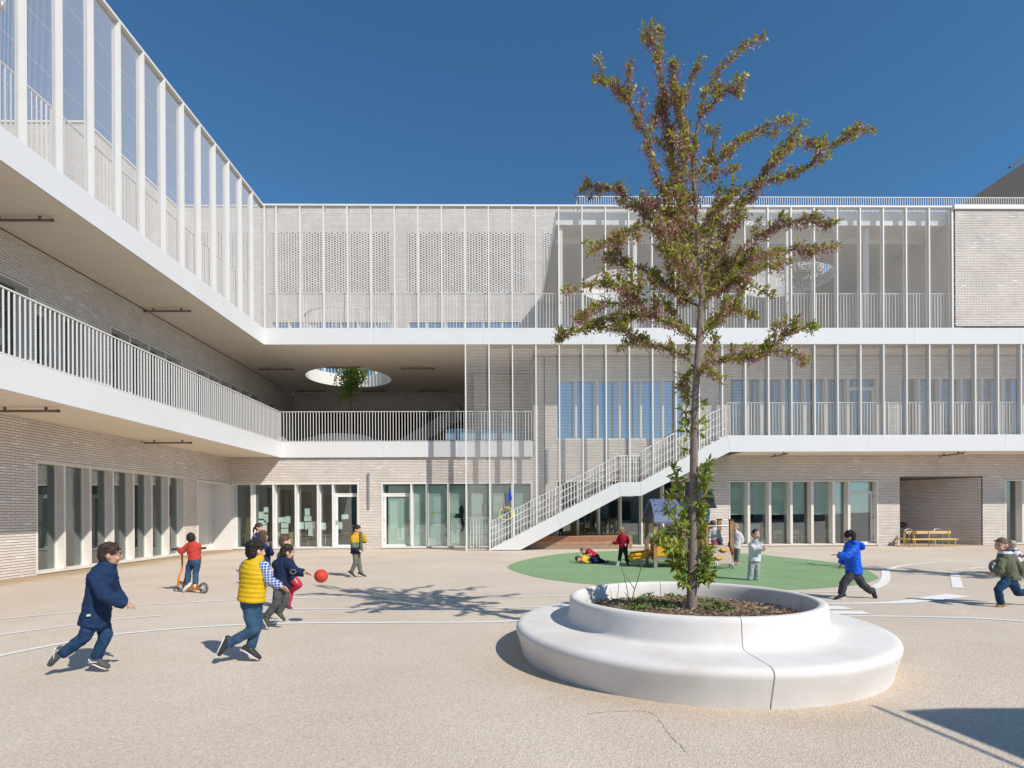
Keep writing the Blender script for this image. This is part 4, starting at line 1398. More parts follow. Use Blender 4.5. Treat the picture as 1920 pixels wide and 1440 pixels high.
# small leafy trees inside the terraces
M_FRESH = leaf_mat('fresh_leaf', (.28, .40, .06), (.12, .22, .03))
M_OLIVE = leaf_mat('olive_leaf', (.24, .27, .16), (.12, .15, .08))
def small_tree(label, base, h, crown_c, cr, n, m, trunk_r=.05, leaf=.09):
    t = thing('terrace_tree', label, 'tree', tuple(base))
    base = np.array(base, float); cc = np.array(crown_c, float)
    b = MB()
    b.tube(smooth_path([base, base + (cc - base) * .4 + [.06, 0, 0], cc - [0, 0, cr[2] * .6], cc + [0, 0, cr[2] * .5]], False, 4), list(np.linspace(trunk_r, .012, 13)), 8)
    cents = []
    for k in range(16):
        d = rv(); e = cc + d * np.array(cr) * rng.uniform(.35, .95)
        s0 = cc - [0, 0, cr[2] * rng.uniform(0, .7)]
        b.tube([s0, (s0 + e) / 2 + [0, 0, .05], e], [.016, .01, .004], 5)
        cents.append(e); cents.append((s0 + e) / 2)
    b.build('trunk', M_BARK, t)
    L = []
    for i in range(n):
        c = cents[rng.integers(len(cents))] + rng.normal(0, .17, 3) * np.array(cr)
        d = rv(leaf * rng.uniform(.35, .6)); wv = np.cross(d, rv()); wv = wv / (np.linalg.norm(wv) + 1e-9) * leaf * .25
        L.append((c, d, wv))
    scatter('crown', n, lambda i: L[i], m, parent=t)
tb = onY(652, 800, 25.6)
small_tree('slender green tree growing up through the round opening of the terrace', (tb[0] + .1, 25.6, Z1T + .35), 5, (onY(655, 700, 25.6)[0], 25.6, 8.0), (.85, .8, 1.5), 2800, M_FRESH, .06, .13)
for (hx, hy, r), lb in zip(RHOLES, ('grey green tree behind the left oval roof opening', 'grey green tree behind the right oval roof opening')):
    small_tree(lb, (hx + .6, hy + .4, Z2T), 5, (hx + .7, hy + .3, 12.9), (1.3, 1.1, 1.2), 1700, M_OLIVE, .06, .13)
tp_ = thing('terrace_planter', 'low pale round planter behind the first floor railing', 'planter', (onY(645, 820, 25.6)[0], 25.6, Z1T))
b = MB(); c = ORI[tp_.name]
b.lathe((c[0], c[1], Z1T), [(1.75, 0), (1.85, .3), (1.8, .42), (1.3, .44), (1.25, .62), (1.15, .62), (1.1, .4)], n=48)
b.build('rim', M_CONC, tp_)
b = MB(); b.lathe((c[0], c[1], Z1T), [(1.12, .5), (.02, .52)], n=32); b.build('soil', M_SOIL, tp_)
bb = MB(); p0, p1 = onY(836, 820, 23.6), onY(985, 820, 23.6)
bb.box(p0[0], p1[0], 23.3, 24.4, Z1T, Z1T + .62); bb.box(p0[0] + .15, p1[0] - .1, 23.35, 24.3, Z1T + .62, Z1T + .66)
tag(bb.build('padded_bench', mat('pale_blue_vinyl', (.22, .40, .55), .5, var=.05)), 'pale blue padded box standing behind the first floor railing', 'padded bench')

# ---- ceiling lamps hanging under the soffits
M_LAMPCAP = mat('lamp_grey', (.14, .125, .11), .5)
def lamp_at(c, axis, label, group, L=1.3):
    c = np.array(c, float)
    t = thing('ceiling_lamp', label, 'ceiling lamp', tuple(c), group)
    d = np.array([1., 0, 0]) if axis == 'x' else np.array([0, 1., 0])
    z = np.array([0, 0, -.085])
    b = MB(); b.tube([c - d * L / 2 + z, c + d * L / 2 + z], [.028, .028], 10); b.build('tube', mat('smoked_tube', (.20, .175, .15), .35), t)
    for s in (-1, 1):
        e = MB(); e.tube([c + d * s * L * .49 + z, c + d * s * (L * .49 + .04) + z], [.033, .033], 10); e.build('end_cap', M_LAMPCAP, t)
        k = MB(); k.obox(c + d * s * L * .32 + z * .45, d * .015, np.cross(d, [0, 0, 1]) * .022, (0, 0, .04)); k.build('bracket', M_LAMPCAP, t)
    w_ = MB(); P = [c - d * (L / 2 + .02) + z, c - d * (L / 2 + .14) + z * .8, c - d * (L / 2 + .1) + z * .1]
    w_.tube(smooth_path(P, False, 4), [.008] * 9, 5); w_.build('cable', M_LAMPCAP, t)
G2, G1, G3 = 'lamps under the upper soffit', 'lamps under the first floor soffit', 'lamps under the right balcony'
lamp_at((-10.0, 11.95, Z2B), 'x', 'tube lamp under the upper soffit cut by the left photo edge', G2)
lamp_at((-10.08, 17.28, Z2B), 'x', 'tube lamp under the upper soffit above the first floor window bays', G2)
lamp_at((-9.55, 24.26, Z2B), 'x', 'tube lamp left of the round skylight opening', G2)
lamp_at((-6.68, 24.0, Z2B), 'x', 'tube lamp across the front rim of the round skylight opening', G2)
lamp_at((-3.58, 24.2, Z2B), 'x', 'tube lamp right of the round skylight opening', G2)
lamp_at((-9.55, 28.6, Z2B), 'x', 'leftmost tube lamp in the row before the rear terrace wall', G2)
lamp_at((-6.5, 28.6, Z2B), 'x', 'middle tube lamp in the row before the rear terrace wall', G2)
lamp_at((-3.5, 28.6, Z2B), 'x', 'rightmost tube lamp in the row before the rear terrace wall', G2)
lamp_at((-9.8, 11.83, Z1B), 'x', 'tube lamp under the first floor soffit at the left photo edge', G1)
lamp_at((-10.0, 17.15, Z1B), 'x', 'tube lamp under the first floor soffit above the ground floor windows', G1)
lamp_at((10.55, 21.6, Z1B), 'y', 'tube lamp under the right balcony near the top of the stair', G3, 1.1)
lamp_at((17.2, 21.6, Z1B), 'y', 'tube lamp under the right balcony above the brick niche', G3, 1.1)
for Y_ in (9.85, 8.6):
    t = thing('wall_lamp', 'upright white tube lamp fixed behind the left wire screen' if Y_ > 9 else 'upright white tube lamp at the far left behind the wire screen', 'wall lamp', (-8.95, Y_ + .5, 11.0), 'tube lamps behind the left screen')
    b = MB(); b.tube([(-8.95, Y_ + .5, 10.6), (-8.95, Y_ + .5, 11.7)], [.05, .05], 10); b.build('tube', M_WHITE, t)
    for z in (10.52, 11.72):
        b = MB(); b.tube([(-8.95, Y_ + .5, z), (-8.95, Y_ + .5, z + .06)], [.06, .06], 10); b.build('end_cap', M_GREY, t)

# ---- papers taped to the glass, blinds and furniture behind it
def paper(px, py, w_, h_, ang, label, group, y=DW + .304):
    b = MB()
    c = onY(px, py, y)
    a = math.radians(ang)
    ux, uz = np.array([math.cos(a), 0, math.sin(a)]), np.array([-math.sin(a), 0, math.cos(a)])
    b.obox(c, ux * w_ / 2, (0, .001, 0), uz * h_ / 2)
    return tag(b.build('paper_sheet', M_PAPER, origin=c), label, 'paper sheet', group)
s5 = lambda x, y: (430 + x / 7.111, 900 + y / 7.111)
A4 = (.20, .28); L4 = (.29, .20)
lb = '%s paper sheet in the %s tall window left of the first glass door'
for bay, L in (('second', [(425, 470, A4, 0, 'upper left'), (492, 410, A4, 0, 'topmost'), (492, 500, (.17, .40), 0, 'tall'), (440, 570, L4, 0, 'wide middle'), (468, 640, A4, 0, 'lowest')]),
               ('third', [(702, 530, L4, 2, 'wide upper'), (785, 530, A4, -1, 'upright upper'), (738, 605, L4, 1, 'wide middle'), (738, 682, L4, 3, 'wide lowest')]),
               ('fourth', [(1040, 427, A4, 3, 'topmost upright'), (1046, 515, L4, 0, 'wide upper'), (960, 608, A4, 2, 'left middle'), (1040, 610, A4, 4, 'centre middle'), (1105, 605, A4, 0, 'right middle'), (1085, 700, A4, 0, 'lowest')]),
               ('fifth', [(1255, 615, A4, 1, 'single')])):
    for x, y, (w_, h_), a, q in L:
        paper(*s5(x, y), w_, h_, a, lb % (q, bay), 'sheets on the left classroom windows')
paper(*s5(1542, 490), .28, .19, 4, 'tilted paper sheet high on the first glass door', 'sheets on the left classroom windows', DW + .296)
paper(*s5(1475, 608), .19, .28, 0, 'upright paper sheet low on the first glass door', 'sheets on the left classroom windows', DW + .296)
c5 = lambda x, y: (400 + x / 3.4286, 820 + y / 3.4286)
for x, y, w_, h_, q in ((1160, 500, .30, 1.1, 'tall pale sheet on the left'), (1205, 620, .3, .5, 'shorter pale sheet on the right')): paper(*c5(x, y), w_, h_, 0, q + ' inside the second glass door', 'sheets on the middle classroom windows', DW + .296)
for x, y, w_, h_, q in ((1445, 430, .35, .6, 'upper'), (1450, 530, .4, .5, 'middle'), (1405, 670, .3, .3, 'lowest')): paper(*c5(x, y), w_, h_, 0, q + ' pale sheet in the window with the yellow note', 'sheets on the middle classroom windows')
for x, y, w_, h_, q in ((1550, 450, .35, .5, 'pale sheet above the dark green cutout'), (1560, 600, .4, 1.0, 'large pale sheet behind the dark green cutout'), (1700, 430, .45, .8, 'wide pale sheet just right of the first screen post'), (1745, 460, .2, .4, 'narrow pale sheet left of the second screen post'), (1830, 430, .35, .6, 'pale sheet behind the pink ribbon'), (1840, 620, .5, .9, 'large low pale sheet behind the yellow hoop')): paper(*c5(x, y), w_, h_, 0, q, 'sheets on the middle classroom windows')
b = MB(); c = onY(*c5(1410, 488), DW + .304); b.obox(c, (.06, 0, .01), (0, .001, 0), (-.01, 0, .05))
tag(b.build('paper_sheet', mat('yellow_paper', (.75, .62, .08), .9)), 'small yellow paper note on the window right of the second glass door', 'paper sheet')
def blob_paper(pts, label):
    b = MB(); P = [onY(*c5(x, y), DW + .305) for x, y in pts]
    b.prism(P, (0, .002, 0)); tag(b.build('paper_cutout', M_DARKG), label, 'paper cutout')
M_DARKG = mat('dark_green_paper', (.035, .07, .05), .9)
blob_paper([(1560, 490), (1585, 450), (1600, 430), (1612, 470), (1605, 520), (1615, 560), (1600, 600), (1570, 600), (1550, 640), (1540, 600), (1565, 560), (1545, 520)], 'dark green leafy paper cutout on the window beside the screen post')
# roller blinds
edges = [9.03, 9.77, 10.62, 11.48, 12.32, 13.18, 13.75]
for i in range(6):
    a, c = edges[i] + .06, edges[i + 1] - .06
    if i == 3: c -= .12
    b = MB(); b.box(a, c, DW + .30, DW + .305, 1.28 + .02 * (i % 2), 2.55)
    b.box(a, c, DW + .295, DW + .31, 1.26 + .02 * (i % 2), 1.28 + .02 * (i % 2))
    tag(b.build('roller_blind', M_BLIND), 'grey green roller blind lowered in the %s pane left of the right glass door' % ('first', 'second', 'third', 'fourth', 'fifth', 'sixth')[i], 'roller blind', 'blinds in the right classroom')
b = MB(); b.box(13.9, 14.86, DW + .30, DW + .305, 1.32, 2.55); tag(b.build('roller_blind', M_BLIND), 'grey green roller blind behind the right glass door', 'roller blind', 'blinds in the right classroom')
for i, (a, c, lb_) in enumerate(((-4.6, -3.75, 'door'), (-3.58, -3.1, 'first pane'), (-2.97, -2.25, 'second pane'), (-2.13, -1.52, 'third pane'), (-1.40, -.57, 'fourth pane'), (-.45, .28, 'fifth pane'), (.40, 1.05, 'sixth pane'))):
    b = MB(); b.box(a, c, DW + .31, DW + .315, .12, 2.5)
    tag(b.build('window_film', M_BLIND), 'pale green film lining the %s of the middle classroom' % lb_, 'window film', 'films in the middle classroom')
# furniture glimpsed through the glass
def table(c, label, sx=1.2, sy=.6, h=.5):
    t = thing('classroom_table', label, 'table', c, 'classroom tables')
    b = MB(); b.box(c[0] - sx / 2, c[0] + sx / 2, c[1] - sy / 2, c[1] + sy / 2, c[2] + h - .03, c[2] + h); b.build('table_top', M_LIGHTWOOD, t)
    for i in (-1, 1):
        for j in (-1, 1):
            b = MB(); b.tube([(c[0] + i * (sx / 2 - .06), c[1] + j * (sy / 2 - .06), c[2]), (c[0] + i * (sx / 2 - .06), c[1] + j * (sy / 2 - .06), c[2] + h - .03)], [.016, .016], 6, cap=False); b.build('leg', M_WHITE, t)
def chair(c, label, m, rz=0, h=.3, group='classroom chairs'):
    t = thing('classroom_chair', label, 'chair', c, group)
    co, si = math.cos(rz), math.sin(rz)
    T = lambda x, y, z: (c[0] + x * co - y * si, c[1] + x * si + y * co, c[2] + z)
    b = MB(); b.obox(T(0, 0, h), np.array([co, si, 0]) * .16, np.array([-si, co, 0]) * .15, (0, 0, .012)); b.build('seat', m, t)
    b = MB(); b.obox(T(0, .15, h + .22), np.array([co, si, 0]) * .16, np.array([-si, co, 0]) * .012, (0, 0, .08)); b.build('backrest', m, t)
    for i in (-1, 1):
        b = MB(); b.tube([T(i * .15, -.13, 0), T(i * .14, -.12, h)], [.011, .011], 6, cap=False); b.build('leg', M_WHITE, t)
        b = MB(); b.tube([T(i * .15, .16, 0), T(i * .145, .14, h), T(i * .14, .15, h + .3)], [.011] * 3, 6, cap=False); b.build('leg', M_WHITE, t)
def cabinet(c, sx, sy, h, label, m=M_LIGHTWOOD):
    t = thing('cabinet', label, 'cabinet', c, 'classroom cabinets')
    b = MB(); b.box(c[0] - sx / 2, c[0] + sx / 2, c[1] - sy / 2, c[1] + sy / 2, c[2], c[2] + h); b.build('carcass', m, t)
    n = max(1, round(sx / .45))
    for i in range(n):
        a = c[0] - sx / 2 + sx * i / n
        b = MB(); b.box(a + .012, a + sx / n - .012, c[1] - sy / 2 - .018, c[1] - sy / 2 - .001, c[2] + .05, c[2] + h - .02); b.build('door', m, t)
z0_ = .016
table((-8.0, 24.2, z0_), 'classroom table behind the fourth tall window'); table((-6.2, 24.6, z0_), 'classroom table behind the first glass door')
for i, (x, y, a) in enumerate(((-8.3, 23.7, 3.1), (-7.6, 23.75, 3.2), (-7.1, 24.3, 1.5), (-6.5, 24.0, 3.0))): chair((x, y, z0_), ('pale chair left of the table behind the fourth tall window', 'pale chair right of the table behind the fourth tall window', 'pale chair between the two classroom tables', 'pale chair before the table behind the first glass door')[i], M_LIGHTWOOD, a)
chair((-10.45, 23.4, z0_), 'bright green chair behind the leftmost tall window', mat('lime_plastic', (.30, .62, .03), .4), 2.8)
b = MB(); p = onY(459, 1000, DW + .7); b.prism([(p[0] - .05, DW + .7, z0_), (p[0] + .28, DW + .7, z0_), (p[0] + .22, DW + .75, 1.25), (p[0] + .06, DW + .75, 1.25)], (0, .03, 0)); tag(b.build('wooden_board', M_LIGHTWOOD), 'pale wooden board leaning behind the leftmost tall window', 'board')
cabinet((-9.0, 23.7, z0_), .7, .4, .62, 'low pale cabinet behind the third tall window')
table((11.9, 24.2, z0_), 'classroom table behind the blinds of the right classroom', 1.6); table((13.0, 25.4, z0_), 'farther classroom table in the right classroom', 1.4)
for i, x in enumerate((11.4, 12.1, 12.7)): chair((x, 23.6, z0_), ('leftmost pale chair under the right classroom blinds', 'middle pale chair under the right classroom blinds', 'rightmost pale chair under the right classroom blinds')[i], M_LIGHTWOOD, 3.0 + .2 * i)
cabinet((10.2, 23.7, z0_), .9, .4, .85, 'tall pale cabinet under the second right blind', mat('mint_board', (.52, .60, .48), .8)); cabinet((11.0, 23.9, z0_), .4, .4, .7, 'narrow wooden cabinet under the third right blind'); cabinet((13.5, 23.4, z0_), .3, .3, .62, 'small wooden cabinet left of the right glass door')
table((4.4, 24.0, z0_), 'classroom table behind the windows under the stair', 1.6); table((6.0, 24.6, z0_), 'farther table behind the windows under the stair', 1.4)
for i, x in enumerate((3.6, 4.3, 5.3)): chair((x, 23.5, z0_), ('leftmost pale chair under the stair windows', 'middle pale chair under the stair windows', 'rightmost pale chair under the stair windows')[i], M_LIGHTWOOD, 3.1)
cabinet((4.9, 25.5, z0_), 1.4, .4, 1.0, 'wide wooden cabinet deep behind the stair windows'); cabinet((5.9, 23.4, z0_), .7, .4, .5, 'low cabinet behind the timber step', mat('mint_board', (.52, .60, .48), .8))

# ---- timber step under the stair: separate planks
ws = thing('timber_step', 'long step of weathered timber planks in front of the windows under the stair', 'wooden step', (3.0, 21.9, 0))
WM = [mat('timber_orange', (.40, .19, .10), .75, var=.25, vscale=7, c2=(.28, .13, .075)), mat('timber_tan', (.45, .27, .17), .8, c2=(.33, .18, .11), vscale=7), mat('timber_grey', (.40, .29, .21), .85, c2=(.28, .19, .13), vscale=7)]
xa, xb = float(onY(992, 1020, 21.6)[0]), float(onY(1186, 1020, 21.6)[0])
for r, (za, zb, cuts) in enumerate(((.01, .155, (.46,)), (.163, .30, ()), (.308, .455, (.6,)))):
    e = [xa] + [xa + (xb - xa) * c for c in cuts] + [xb]
    for a, c in zip(e, e[1:]):
        b = MB(); b.box(a + .003, c - .003, 21.6 + .002 * r, 21.66, za, zb); b.build('plank', WM[2 - r], ws)
for k in range(5):
    b = MB(); b.box(xa, xb, 21.61 + .15 * k, 21.75 + .15 * k, .458, .49); b.build('plank', WM[1], ws)
b = MB(); b.box(xa + .02, xb - .02, 21.67, 22.3, 0, .455); b.build('frame', M_DARK, ws)

# ---- hoop and cloth hung on the stair rail
hp = MB(); c = onY(948.5, 963, DE - .06)
rr = .235
P = [c + np.array([rr * math.cos(2 * math.pi * i / 32), .02 * math.sin(2 * math.pi * i / 32), rr * math.sin(2 * math.pi * i / 32)]) for i in range(33)]
hp.tube(P, [.017] * 33, 8, cap=False)
tag(hp.build('toy_hoop', mat('yellow_plastic', (.78, .62, .08), .4), origin=c), 'yellow plastic hoop hung on the stair railing', 'hoop')
cl = MB(); D_ = DE - .07
cp_ = [(955.5, 912), (957, 920), (959, 930), (960.2, 936), (956, 938), (954.5, 944), (952.5, 943), (952.8, 934), (953.8, 922)]
cl.prism([onY(x, y, D_ + .03 * math.sin(i * 1.7)) for i, (x, y) in enumerate(cp_)], (0, .03, 0))
tag(cl.build('blue_cloth', mat('royal_blue_cloth', (.012, .05, .42), .8, var=.3, vscale=20)), 'blue cloth hanging beside the post at the stair foot', 'cloth')
st_ = MB(); st_.tube([onY(945.5, 953, D_), onY(945, 945, D_), onY(945.3, 932, D_)], [.03, .02, .012], 8)
tag(st_.build('pink_ribbon', mat('pink_ribbon', (.50, .20, .22), .8)), 'dull pink ribbon hanging above the yellow hoop', 'ribbon')

# ---- yellow benches and the black chair by the niche
M_YEL = mat('yellow_steel', (.72, .50, .02), .45)
M_SLATW = mat('bench_wood', (.68, .47, .24), .6, var=.1, vscale=9)
def bench(o, ux, L, label, n=3):
    """o left end on the ground of the seat front, ux unit vector along; the back is behind"""
    o = np.array([*o, 0.]); ux = np.array([*ux, 0.]); uy = np.array([-ux[1], ux[0], 0])
    t = thing('yellow_bench', label, 'bench', tuple(o), 'yellow benches by the brick niche')
    P = lambda u, v, z: o + ux * u + uy * v + np.array([0, 0, z])
    for k in range(3):
        b = MB(); b.obox(P(L / 2, .05 + .10 * k, .30), ux * L / 2, uy * .045, (0, 0, .012)); b.build('slat', M_SLATW, t)
    b = MB(); b.obox(P(L / 2, .335, .545), ux * L / 2, uy * .012, (0, 0, .055)); b.build('backrest', M_SLATW, t)
    for k in range(n):
        u = .1 + (L - .2) * k / (n - 1)
        b = MB(); b.tube([P(u, -.03, 0), P(u, .01, .26), P(u, .04, .285), P(u, .27, .285), P(u, .30, .33), P(u, .32, .58)], [.015] * 6, 6); b.build('leg', M_YEL, t)
        b = MB(); b.tube([P(u, .33, 0), P(u, .29, .28)], [.015] * 2, 6); b.build('leg', M_YEL, t)
    b = MB(); b.tube([P(0, -.005, .275), P(L, -.005, .275)], [.015] * 2, 6); b.build('rail', M_YEL, t)
q0, q1 = onZ(1676, 1021), onZ(1762, 1021)
bench((16.75, 22.05), (-1, 0), .01 + 1.0, 'end bench', 2) if False else None
bench((15.65, 21.55), (1, 0), 1.75, 'long yellow steel bench with wooden backrest in front of the niche')
bench((15.55, 22.35), (0, -1), .72, 'shorter yellow bench turned against the brick pier', 2)
nk = (16.6, 23.6, 0)
t = thing('black_chair', 'black upholstered chair on grey legs standing in the dark niche', 'chair', nk)
b = MB(); b.ball((nk[0], nk[1], .80), (.30, .26, .13), 16); b.build('backrest', M_DARK, t)
b = MB(); b.obox((nk[0], nk[1] - .1, .45), (.22, 0, 0), (0, .2, 0), (0, 0, .03)); b.build('seat', M_DARK, t)
for i in (-1, 1):
    for j in (-1, 1):
        b = MB(); b.tube([(nk[0] + i * .2, nk[1] - .1 + j * .18, 0), (nk[0] + i * .19, nk[1] - .1 + j * .17, .45), (nk[0] + i * .19, nk[1] - .02 + j * .04, .72)], [.013] * 3, 6); b.build('leg', M_GREY, t)
for k, X in enumerate((16.35, 17.55)):
    t = thing('bicycle_stand', ('left' if k == 0 else 'right') + ' grey steel hoop stand behind the yellow bench', 'bike stand', (X, 23.0, 0), 'hoop stands in the niche')
    b = MB(); b.tube(smooth_path([(X, 23.0, 0), (X, 23.0, .45), (X + .12, 23.05, .62), (X + .35, 23.1, .62), (X + .45, 23.1, .45), (X + .45, 23.1, 0)], False, 4), [.018] * 21, 8); b.build('hoop', M_GREY, t)

# ---- the red ball
rb = MB(); bc = onY(602, 1080, 7.05); rb.ball(bc, .083, 32)
tag(rb.build('red_ball', mat('red_rubber', (.56, .055, .03), .55, var=.08, vscale=60, bump=.15, bscale=500), origin=bc), 'red ball bouncing in the air in front of the running children', 'ball')
# ================================================================== people
tmp_scene = bpy.data.scenes.new('tmp')
folds = bpy.data.textures.new('folds', 'CLOUDS'); folds.noise_scale = .055; folds.noise_depth = 2
locks = bpy.data.textures.new('locks', 'CLOUDS'); locks.noise_scale = .016; locks.noise_depth = 3
def remeshed(mb, name, voxel, m, smooth=4, fold=0.0, ratio=.5, origin=(0, 0, 0)):
    tx = locks if name == 'hair' else folds
    """overlapping closed shapes -> one continuous surface"""
    me = mb.mesh('tmp', m, origin)
    o = bpy.data.objects.new('tmp', me)
    tmp_scene.collection.objects.link(o)
    r = o.modifiers.new('r', 'REMESH'); r.mode = 'VOXEL'; r.voxel_size = voxel
    s = o.modifiers.new('s', 'SMOOTH'); s.iterations = smooth; s.factor = .5
    if fold:
        d = o.modifiers.new('d', 'DISPLACE'); d.texture = tx; d.strength = fold; d.mid_level = .5; d.texture_coords = 'LOCAL'
    if ratio < 1:
        q = o.modifiers.new('q', 'DECIMATE'); q.ratio = ratio
    with bpy.context.temp_override(scene=tmp_scene, view_layer=tmp_scene.view_layers[0]):
        dg = bpy.context.evaluated_depsgraph_get()
        dg.update()
        out = bpy.data.meshes.new_from_object(o.evaluated_get(dg))
    out.name = name
    out.materials.clear(); out.materials.append(m)
    out.polygons.foreach_set('use_smooth', np.ones(len(out.polygons), bool))
    bpy.data.objects.remove(o); bpy.data.meshes.remove(me)
    return out
def lerp(a, b, t): return a + (b - a) * t
def unit(v): return np.asarray(v, float) / (np.linalg.norm(v) + 1e-9)
SKIN = {'light': (.62, .38, .28), 'tan': (.52, .31, .21), 'dark': (.075, .042, .032)}
def cloth(name, c, var=.14, rough=.85, vs=14):
    return mat(name, c, rough, var=var, vscale=vs, bump=.3, bscale=110, spec=.15)
def denim(name, c):
    return mat(name, c, .9, c2=tuple(x * .55 for x in c), vscale=9, bump=.4, bscale=160, spec=.1)
def plaid():
    m = mat('blue_plaid', (.05, .12, .40), .9); t = m.node_tree; b = t.nodes['Principled BSDF']
    tc = [x for x in t.nodes if x.type == 'TEX_COORD'][0]
    sx = t.nodes.new('ShaderNodeSeparateXYZ'); t.links.new(tc.outputs['Object'], sx.inputs[0])
    outs = []
    for a in ('X', 'Z'):
        mu = t.nodes.new('ShaderNodeMath'); mu.operation = 'MULTIPLY'; mu.inputs[1].default_value = 40
        fr = t.nodes.new('ShaderNodeMath'); fr.operation = 'FRACT'
        gt = t.nodes.new('ShaderNodeMath'); gt.operation = 'GREATER_THAN'; gt.inputs[1].default_value = .78
        t.links.new(sx.outputs[a], mu.inputs[0]); t.links.new(mu.outputs[0], fr.inputs[0]); t.links.new(fr.outputs[0], gt.inputs[0]); outs.append(gt)
    mx_ = t.nodes.new('ShaderNodeMath'); mx_.operation = 'MAXIMUM'
    t.links.new(outs[0].outputs[0], mx_.inputs[0]); t.links.new(outs[1].outputs[0], mx_.inputs[1])
    mix = t.nodes.new('ShaderNodeMix'); mix.data_type = 'RGBA'
    mix.inputs[6].default_value = (.045, .11, .36, 1); mix.inputs[7].default_value = (.60, .63, .68, 1)
    t.links.new(mx_.outputs[0], mix.inputs[0]); t.links.new(mix.outputs[2], b.inputs['Base Color'])
    return m
def banded(name, bands):
    """colour bands by height: [(z from, colour), ...]"""
    m = mat(name, bands[0][1], .85, bump=.3, bscale=110, spec=.15); t = m.node_tree; b = t.nodes['Principled BSDF']
    tc = [x for x in t.nodes if x.type == 'TEX_COORD'][0]
    sx = t.nodes.new('ShaderNodeSeparateXYZ'); t.links.new(tc.outputs['Object'], sx.inputs[0])
    r = t.nodes.new('ShaderNodeValToRGB'); r.color_ramp.interpolation = 'CONSTANT'
    e = r.color_ramp.elements
    e[0].position, e[0].color = 0, (*bands[0][1], 1)
    e[1].position, e[1].color = bands[1][0] / 1.5, (*bands[1][1], 1)
    for z, c in bands[2:]:
        q = e.new(z / 1.5); q.color = (*c, 1)
    d = t.nodes.new('ShaderNodeMath'); d.operation = 'DIVIDE'; d.inputs[1].default_value = 1.5
    t.links.new(sx.outputs['Z'], d.inputs[0]); t.links.new(d.outputs[0], r.inputs['Fac']); t.links.new(r.outputs[0], b.inputs['Base Color'])
    return m
M_SOLE = mat('shoe_sole', (.66, .65, .62), .7, var=.08)
M_SOCK = mat('pale_sock', (.55, .55, .55), .9); M_SOCKD = mat('dark_sock', (.06, .06, .07), .9)
M_EYE = mat('eye_dark', (.03, .02, .018), .2, spec=.6)
M_LIP = mat('lips', (.42, .17, .15), .6)

